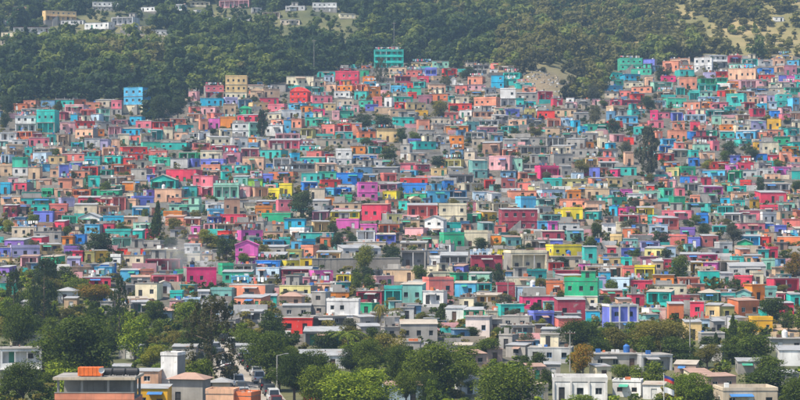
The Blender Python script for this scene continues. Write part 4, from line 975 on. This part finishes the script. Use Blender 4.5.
# ---------------------------------------------------------------- trees
def crown_mesh(name, seed, nl, leaves, size, shape, mat, jit=.55):
    r = np.random.default_rng(seed)
    if shape == 'round' or shape == 'flat':
        th = r.uniform(0, 2 * np.pi, nl); rad = .30 * np.sqrt(r.uniform(0, 1, nl)); zz = r.uniform(.24, .84, nl) if shape == 'round' else r.uniform(.55, .85, nl)
        rad = rad * (1.25 - np.abs(zz - .52) * 1.3)
        c = np.stack([rad * np.cos(th), rad * np.sin(th), zz], 1); lr = r.uniform(.13, .23, nl)
    elif shape == 'cone':
        zz = np.linspace(.2, .95, nl); rad = .34 * (1 - zz) * np.sqrt(r.uniform(.1, 1, nl)) * 1.1; th = r.uniform(0, 2 * np.pi, nl)
        c = np.stack([rad * np.cos(th), rad * np.sin(th), zz], 1); lr = .06 + .22 * (1 - zz)
    elif shape == 'wisp':
        zz = r.uniform(.12, .98, nl); env = .47 * np.sin(np.pi * np.clip(zz * .8 + .16, 0, 1)) ** .6
        th = r.uniform(0, 2 * np.pi, nl); rad = env * np.sqrt(r.uniform(.02, 1, nl))
        c = np.stack([rad * np.cos(th), rad * np.sin(th), zz], 1); lr = r.uniform(.035, .085, nl)
    else:                                           # casuarina: thin plumes one above the other
        zz = r.uniform(.18, .97, nl); env = .42 * np.sin(np.pi * np.clip(zz * .85 + .1, 0, 1)) ** .8
        th = r.uniform(0, 2 * np.pi, nl); rad = env * np.sqrt(r.uniform(.05, 1, nl))
        c = np.stack([rad * np.cos(th), rad * np.sin(th), zz], 1); lr = r.uniform(.05, .10, nl)
    i = r.integers(0, nl, leaves)
    d = r.normal(size=(leaves, 3)); d[:, 2] += .25; d /= np.linalg.norm(d, axis=1)[:, None]
    rr = lr[i] * r.uniform(.55, 1.12, leaves)
    fl = np.array([1, 1, .72]) if shape in ('round', 'flat') else np.array([.8, .8, 1.1])
    p = c[i] + d * rr[:, None] * fl
    n = d + r.normal(size=(leaves, 3)) * jit; n[:, 2] += .35; n /= np.linalg.norm(n, axis=1)[:, None]
    a = np.cross(n, r.normal(size=(leaves, 3))); a /= np.linalg.norm(a, axis=1)[:, None]; b = np.cross(n, a)
    s = size * r.uniform(.6, 1.35, leaves)[:, None]
    v = np.stack([p - a * s * .5, p - b * s * .32 + n * s * .08, p + a * s * .5, p + b * s * .32 + n * s * .08], 1).reshape(-1, 3)
    me = bpy.data.meshes.new(name)
    f = np.arange(leaves * 4).reshape(-1, 4)
    me.from_pydata(v.tolist(), [], f.tolist())
    me.materials.append(MATS[mat])
    return me, v, c
def trunk_mesh(c, shape, mat='bark'):
    k = MB(); top = .95 if shape in ('cone', 'cas') else .5
    k.cyl((0, 0, -.06), (.005, 0, .25), .034, .026, mat, 8, False); k.cyl((.005, 0, .25), (0, .01, top), .026, .008, mat, 7)
    for q in c[::max(1, len(c) // 9)][:10]:
        z0 = .22 if shape not in ('cone', 'cas') else max(.1, q[2] - .08)
        k.cyl((.004, 0, z0), tuple(q), .012, .004, mat, 5, False)
    return k.mesh('trunk')
def palm_mesh(seed):
    r = random.Random(seed); k = MB()
    for i in range(22):
        a = i * 2.4 + r.uniform(-.2, .2); L = r.uniform(.42, .55); up = r.uniform(-.15, .5); pts = []
        for j in range(7):
            t = j / 6; rad = L * t; z = .82 + up * t * .45 - .5 * t * t * L
            pts.append(Vector((rad * math.cos(a), rad * math.sin(a), z)))
        sd = Vector((-math.sin(a), math.cos(a), 0))
        for j in range(6):
            for e in range(3):
                t = (j + e / 3) / 6; p = pts[j].lerp(pts[j + 1], e / 3); w = .10 * math.sin(math.pi * min(1, t * .9 + .12))
                fw = (pts[j + 1] - pts[j]).normalized() * .035
                for s_ in (-1, 1): k.tri(tuple(p), tuple(p + fw), tuple(p + fw * 1.3 + sd * s_ * w + Vector((0, 0, -.035))), 'leaf_mid')
    return k.mesh('crown')
def palm_trunk():
    k = MB(); pts = [(0, 0, -.05), (.01, .005, .2), (.025, .0, .5), (.0, 0, .82)]; rr = [.03, .022, .02, .018]
    for a in range(3): k.cyl(pts[a], pts[a + 1], rr[a], rr[a + 1], 'bark_pale', 8, a == 2)
    return k.mesh('trunk')
PROTO = {}
for i in range(4):
    me_, _, c_ = crown_mesh('crown', 10 + i, 40, 13000, .031, 'round', 'leaf_mid'); PROTO['big', i] = (me_, trunk_mesh(c_, 'round'))
    me_, _, c_ = crown_mesh('crown', 20 + i, 22, 3400, .052, 'round', 'leaf_mid'); PROTO['round', i] = (me_, trunk_mesh(c_, 'round'))
for i in range(2):
    me_, _, c_ = crown_mesh('crown', 30 + i, 26, 3000, .05, 'flat', 'leaf_mid'); PROTO['flat', i] = (me_, trunk_mesh(c_, 'flat'))
    me_, _, c_ = crown_mesh('crown', 40 + i, 30, 3600, .06, 'cone', 'leaf_mid'); PROTO['cone', i] = (me_, trunk_mesh(c_, 'cone'))
    me_, _, c_ = crown_mesh('crown', 50 + i, 80, 6000, .045, 'cas', 'leaf_mid'); PROTO['cas', i] = (me_, trunk_mesh(c_, 'cas'))
    me_, _, c_ = crown_mesh('crown', 60 + i, 110, 5200, .034, 'wisp', 'leaf_mid'); PROTO['wisp', i] = (me_, trunk_mesh(c_, 'cas'))
    PROTO['palm', i] = (palm_mesh(i), palm_trunk())
NV = dict(big=4, round=4, flat=2, cone=2, cas=2, palm=2, wisp=2)
KIND = dict(big='broad spreading tree', round='rounded leafy tree', flat='flat-topped spreading tree', cone='pointed conical tree', cas='tall narrow casuarina', wisp='tall feathery see-through tree', palm='palm tree')
TONE = dict(dark='dark green', mid='green', bright='bright green', olive='olive green', yellow='yellowish green', dusk='dull dark green', brown='brownish', flame='orange-tinged', grey='greyish green')
TNAME = dict(big='broadleaf_tree', round='leafy_tree', flat='spreading_tree', cone='conifer_tree', cas='casuarina_tree', wisp='feathery_tree', palm='palm_tree')
trees = []
tr = random.Random(5)
def plant(x, y, w, h, kind, tone, where, seed):
    i = seed % NV[kind]; cm_, tk = PROTO[kind, i]
    rt = link(TNAME[kind], None, None, (x, y, float(ground(x, y)) - .05), (seed * 1.7) % 6.28, cat='tree')
    rt.scale = (w, w, h)
    rt.empty_display_size = .2
    link('trunk', tk, rt)
    cr = link('crown', cm_, rt)
    cr.material_slots[0].link = 'OBJECT'; cr.material_slots[0].material = MATS['leaf_' + tone]
    big = 'large ' if w > 11 else ('small ' if w < 4.5 else '')
    near = sorted((o for o in houses if o['ind'] and o['c'] != 'gr'), key=lambda o: math.hypot(o['x'] - x, (o['y'] - y) * .7))
    trees.append([rt, big + TONE[tone] + ' ' + KIND[kind], near, where])
    return rt
for q, t in enumerate(parse(TREES)):
    x0, x1, y0, y1 = [float(v) for v in t[:4]]
    if t[4] == 'none': continue
    x, y = hit((x0 + x1) / 2, y1)
    plant(x, y + 1, (x1 - x0) * mpp(y) * 1.15, (y1 - y0) * mpp(y) * 1.02, t[4], t[5], 'trees in the valley below the town', q * 3 + 1)
for q, t in enumerate(parse(TOWN_TREES)):
    x0, x1, y0, y1 = [float(v) for v in t[:4]]
    x, y = hit((x0 + x1) / 2, y1)
    plant(x, y - .6, (x1 - x0) * mpp(y) * 1.12, (y1 - y0) * mpp(y) * 1.06, t[4], t[5], 'trees between the houses', q * 5 + 2)
# a few more in the open ground of the valley and in the alleys
def free(x, y, w):
    return bool(((np.abs(x - HX) > HW / 2 + w) | (y < HY - w) | (y > HY + HD + w)).all())
nq = 0
nv_ = 0
for q in range(4000):
    px = tr.uniform(-20, 820); py = tr.uniform(70, 396)
    if 212 < px < 268 and py > 355: continue
    town_ = bool(in_town(np.array(px), np.array(py)))
    if not town_ and py < 250: continue
    x, y = hit(px, py); w = tr.uniform(2.4, 4.8) if town_ else tr.uniform(4, 7)
    if (town_ and nq - nv_ > 150) or (not town_ and nv_ > 90): continue
    if not free(x, y, w * .3): continue
    if not town_ and tr.random() < .35: continue
    if not town_:
        cov = False; hp_ = w * 1.0 / mpp(y)
        for h in houses:
            if h['zone'] == 'lower' and h['y'] > y - 3:
                a0, a1, b0, b1 = h['px']; ox_ = min(a1, px + hp_ / 2) - max(a0, px - hp_ / 2); oy_ = min(b1, py) - max(b0, py - hp_)
                if ox_ > 0 and oy_ > 0 and ox_ * oy_ > .3 * (a1 - a0) * (b1 - b0): cov = True
        if cov: continue
    if any(math.hypot(x - e[0].location.x, y - e[0].location.y) < w * .7 for e in trees): continue
    plant(x, y, w, w * tr.uniform(.6, .95), 'round', tr.choice(['dusk', 'dusk', 'mid', 'olive', 'dark', 'grey'] if town_ else ['mid', 'dark', 'dark', 'bright', 'mid', 'olive']),
          'trees between the houses' if town_ else 'trees in the valley below the town', q)
    nq += 1; nv_ += not town_
for lvl in (0, 1, 2):
    cnt = {}
    for e in trees: cnt[e[0].get('label')] = cnt.get(e[0].get('label'), 0) + 1
    for e in trees:
        if lvl == 0 or cnt[e[0]['label']] > 1:
            e[0]['label'] = e[1] + [' beside ' + desc(e[2][0]), ' between ' + PAL[e[2][0]['c']][0] + ' and ' + PAL[e[2][1]['c']][0] + ' houses', ' near ' + PAL[e[2][0]['c']][0] + ', ' + PAL[e[2][1]['c']][0] + ' and ' + PAL[e[2][2]['c']][0] + ' houses'][lvl]
        e[0]['group'] = 'trees of the valley and town'

# the wood on the upper slope: one mass of crowns
protos = []
for i in range(7):
    me_, v_, c_ = crown_mesh('wood_proto', 70 + i, 9, 420, .13, 'round' if i < 6 else 'cone', 'leaf_wood', .22); protos.append(v_); bpy.data.meshes.remove(me_)
vs_ = []; mi = []
wr = np.random.default_rng(11)
cell = {}
tops = [h for h in houses if h['zone'] == 'top']
for q in range(20000):
    y = wr.uniform(700, 1180); x = wr.uniform(-.25 * y, .25 * y)
    z = float(ground(x, y)); px, py = proj(x, y, z)
    if py > np.interp(px, TOWN_TOP[:, 0], TOWN_TOP[:, 1]) + 4: continue
    rightness = float(sstep(590, 700, np.array(px))) * float(py < 60)
    rock = float(np.exp(-(((px - 545) / 40) ** 2 + ((py - 84) / 20) ** 2)))
    dn = 1.05 - .28 * float(sstep(430, 560, np.array(px))) * (1 - rightness) - (.6 + .12 * (px > 690)) * rightness - .75 * rock + .42 * float(lat(np.array(x), np.array(y), .045, 2.0))
    if wr.uniform() > dn: continue
    w = wr.uniform(5.5, 15.0) * (1 - .5 * rightness * float(lat(np.array(x), np.array(y), .03, 5.0) > -.2) - .62 * rock)
    if ((np.abs(x - HX) < HW / 2 + w * .3) & (y - HY > np.where(HTOP, -6, -w * .9)) & (y - HY < HD + w * .3)).any(): continue
    low = any(h['zone'] == 'top' and abs(x - h['x']) < h['W'] / 2 + 3 and 0 < h['y'] - y < 45 for h in tops)
    if low: w = min(w, wr.uniform(2.5, 4.5))
    gs = 3.4 if rightness > .5 else 5.4
    key = (gs, int(x // gs), int(y // (gs * 1.15)))
    if key in cell: continue
    cell[key] = 1
    pr = protos[wr.integers(0, 7)] 
    hgt = w * wr.uniform(.75, 1.25) * (1.0 if rightness < .5 else .8)
    a = wr.uniform(0, 6.28); c, s = math.cos(a), math.sin(a)
    v = pr * np.array([w, w, hgt]); v = np.stack([v[:, 0] * c - v[:, 1] * s + x, v[:, 0] * s + v[:, 1] * c + y, v[:, 2] + z - .12 * hgt], 1)
    vs_.append(v); tone = min(.999, max(0, .5 + .42 * float(lat(np.array(x), np.array(y), .03, 8.0)) + wr.uniform(-.3, .3) + .22 * float(sstep(470, 570, np.array(px))) - .12 * float(px < 400)))
    mi.append(np.full(len(v) // 4, 5) if rock > .35 else np.full(len(v) // 4, (4 if tone < .5 else 3) if rightness + rock + .45 * float(px > 500) * float(wr.uniform() < .6) > .4 and tone < .8 else (1 if tone < .4 else (0 if tone < .68 else (2 if tone < .86 else 3)))))
V = np.concatenate(vs_); MI = np.concatenate(mi).astype(np.int32)
me = bpy.data.meshes.new('hill_wood')
nf = len(V) // 4
me.vertices.add(len(V)); me.vertices.foreach_set('co', V.astype(np.float32).reshape(-1))
me.loops.add(nf * 4); me.loops.foreach_set('vertex_index', np.arange(nf * 4, dtype=np.int32))
me.polygons.add(nf); me.polygons.foreach_set('loop_start', np.arange(0, nf * 4, 4, dtype=np.int32)); me.polygons.foreach_set('loop_total', np.full(nf, 4, np.int32))
for mm in ('leaf_wood', 'wood_dark', 'wood_light', 'wood_olive', 'leaf_scrub', 'leaf_brown'): me.materials.append(MATS[mm])
me.polygons.foreach_set('material_index', MI)
me.update(); me.validate()
link('hill_wood', me, kind='stuff', label='dense green wood covering the slope above the town', cat='wood')
print('wood trees', len(vs_), 'faces', nf, 'small trees', nq)
# undergrowth on the valley floor and along the foot of the town
bp_ = []
for i in range(4):
    me_, v_, c_ = crown_mesh('bush_proto', 90 + i, 7, 170, .17, 'round', 'leaf_mid'); v_ = v_.copy(); v_[:, 2] -= .2; bp_.append(v_); bpy.data.meshes.remove(me_)
vs_ = []; mi = []
for q in range(14000):
    px = wr.uniform(-40, 840); py = wr.uniform(262, 440) if q < 6000 else wr.uniform(60, 350)
    alley = bool(in_town(np.array(px), np.array(py)))
    if alley != (q >= 6000): continue
    x, y = hit(px, py); w = wr.uniform(1.6, 4.2) * (.95 if alley else 1)
    if wr.uniform() > .8 + .5 * float(lat(np.array(x), np.array(y), .12, 1.0)): continue
    if min(math.hypot(x - a[2].x, y - a[2].y) for a in RD) < 5.2 + w * .5: continue
    if not free(x, y, w * (.36 if alley else .55)) or (abs(px - 94) < 46 and py > 415): continue
    if not alley and any(h['zone'] == 'lower' and h['px'][0] - 3 < px < h['px'][1] + 3 and h['px'][2] < py < h['px'][3] + 12 for h in houses): continue
    if abs(px - 790) < 16 and abs(py - 330) < 10: continue
    v = bp_[wr.integers(0, 4)] * np.array([w, w, w * wr.uniform(.6, 1.1)]); a = wr.uniform(0, 6.28); c, s = math.cos(a), math.sin(a)
    vs_.append(np.stack([v[:, 0] * c - v[:, 1] * s + x, v[:, 0] * s + v[:, 1] * c + y, v[:, 2] + float(ground(x, y))], 1))
    mi.append(np.full(len(v) // 4, wr.integers(1, 3) if alley else wr.integers(0, 4)))
    if len(vs_) > 3600: break
V = np.concatenate(vs_); MI = np.concatenate(mi).astype(np.int32)
me = bpy.data.meshes.new('undergrowth'); nf = len(V) // 4
me.from_pydata(V.tolist(), [], np.arange(nf * 4).reshape(-1, 4).tolist())
for mm in ('leaf_mid', 'leaf_dark', 'leaf_olive', 'leaf_bright'): me.materials.append(MATS[mm])
me.polygons.foreach_set('material_index', MI)
link('undergrowth', me, kind='stuff', label='thick green bushes covering the valley floor', cat='bushes')
print('bushes', len(vs_))
# ---------------------------------------------------------------- haze over the valley
m = bpy.data.materials.new('haze'); m.use_nodes = True; MATS['haze'] = m
nt = m.node_tree
for n_ in list(nt.nodes):
    if n_.type == 'BSDF_PRINCIPLED': nt.nodes.remove(n_)
pv = nt.nodes.new('ShaderNodeVolumePrincipled')
pv.inputs['Color'].default_value = (.46, .70, 1.0, 1)
pv.inputs['Density'].default_value = 0.00017
pv.inputs['Anisotropy'].default_value = 0.0
nt.links.new(pv.outputs[0], nt.nodes['Material Output'].inputs['Volume'])
k = MB(); zlo = float(GZ.min()) - 1.5; zhi = max(float(GZ.max()) + 22, CAMZ + 5)
k.box(-445, 445, -15, 1500, zlo, zhi, 'haze')
link('haze', k.mesh('haze'), kind='stuff', label='thin bluish haze hanging over the valley and hill', cat='haze')
# smoke rising from a fire between the houses
def smoke(px, row, top, wid, dens, name, lab, drift):
    x, y = hit(px, row); kpx = mpp(y); z = float(ground(x, y)); hgt = (row - top) * kpx; w = wid * kpx
    m = bpy.data.materials.new(name); m.use_nodes = True; MATS[name] = m
    nt = m.node_tree
    for n_ in list(nt.nodes):
        if n_.type == 'BSDF_PRINCIPLED': nt.nodes.remove(n_)
    pv = nt.nodes.new('ShaderNodeVolumePrincipled'); pv.inputs['Color'].default_value = (.99, .99, 1.0, 1)
    pv.inputs['Anisotropy'].default_value = -.4
    tc = nt.nodes.new('ShaderNodeTexCoord')
    ln = nt.nodes.new('ShaderNodeVectorMath'); ln.operation = 'LENGTH'; nt.links.new(tc.outputs['Object'], ln.inputs[0])
    fall = ramp(nt, ln.outputs['Value'], [(0.0, (1, 1, 1)), (0.85, (0, 0, 0))])
    ns = noise(nt, 2.2, 4, tc.outputs['Object']); nr = ramp(nt, ns.outputs['Fac'], [(0.36, (0, 0, 0)), (0.66, (1, 1, 1))])
    mu = nt.nodes.new('ShaderNodeMath'); mu.operation = 'MULTIPLY'; nt.links.new(fall.outputs['Color'], mu.inputs[0]); nt.links.new(nr.outputs['Color'], mu.inputs[1])
    m2 = nt.nodes.new('ShaderNodeMath'); m2.operation = 'MULTIPLY'; nt.links.new(mu.outputs[0], m2.inputs[0]); m2.inputs[1].default_value = dens
    nt.links.new(m2.outputs[0], pv.inputs['Density']); nt.links.new(pv.outputs[0], nt.nodes['Material Output'].inputs['Volume'])
    k = MB(); n1_, n2_ = 14, 8
    k.v = [(math.sin(math.pi * j / n2_) * math.cos(2 * math.pi * i / n1_), math.sin(math.pi * j / n2_) * math.sin(2 * math.pi * i / n1_), math.cos(math.pi * j / n2_)) for j in range(n2_ + 1) for i in range(n1_)]
    for j in range(n2_):
        for i in range(n1_):
            k.f.append((j * n1_ + i, (j + 1) * n1_ + i, (j + 1) * n1_ + (i + 1) % n1_, j * n1_ + (i + 1) % n1_)); k.m.append(name)
    o = link(name, k.mesh(name), None, (x + drift * w * .2, y - 4, z + hgt * .5), 0, lab, 'smoke', None, 'stuff')
    o.scale = (w * .5, 6, hgt * .62); o.rotation_euler = (0, drift, 0)
smoke(182, 278, 236, 80, .22, 'smoke_plume', 'white smoke drifting up between the houses beside hot pink house', .5)
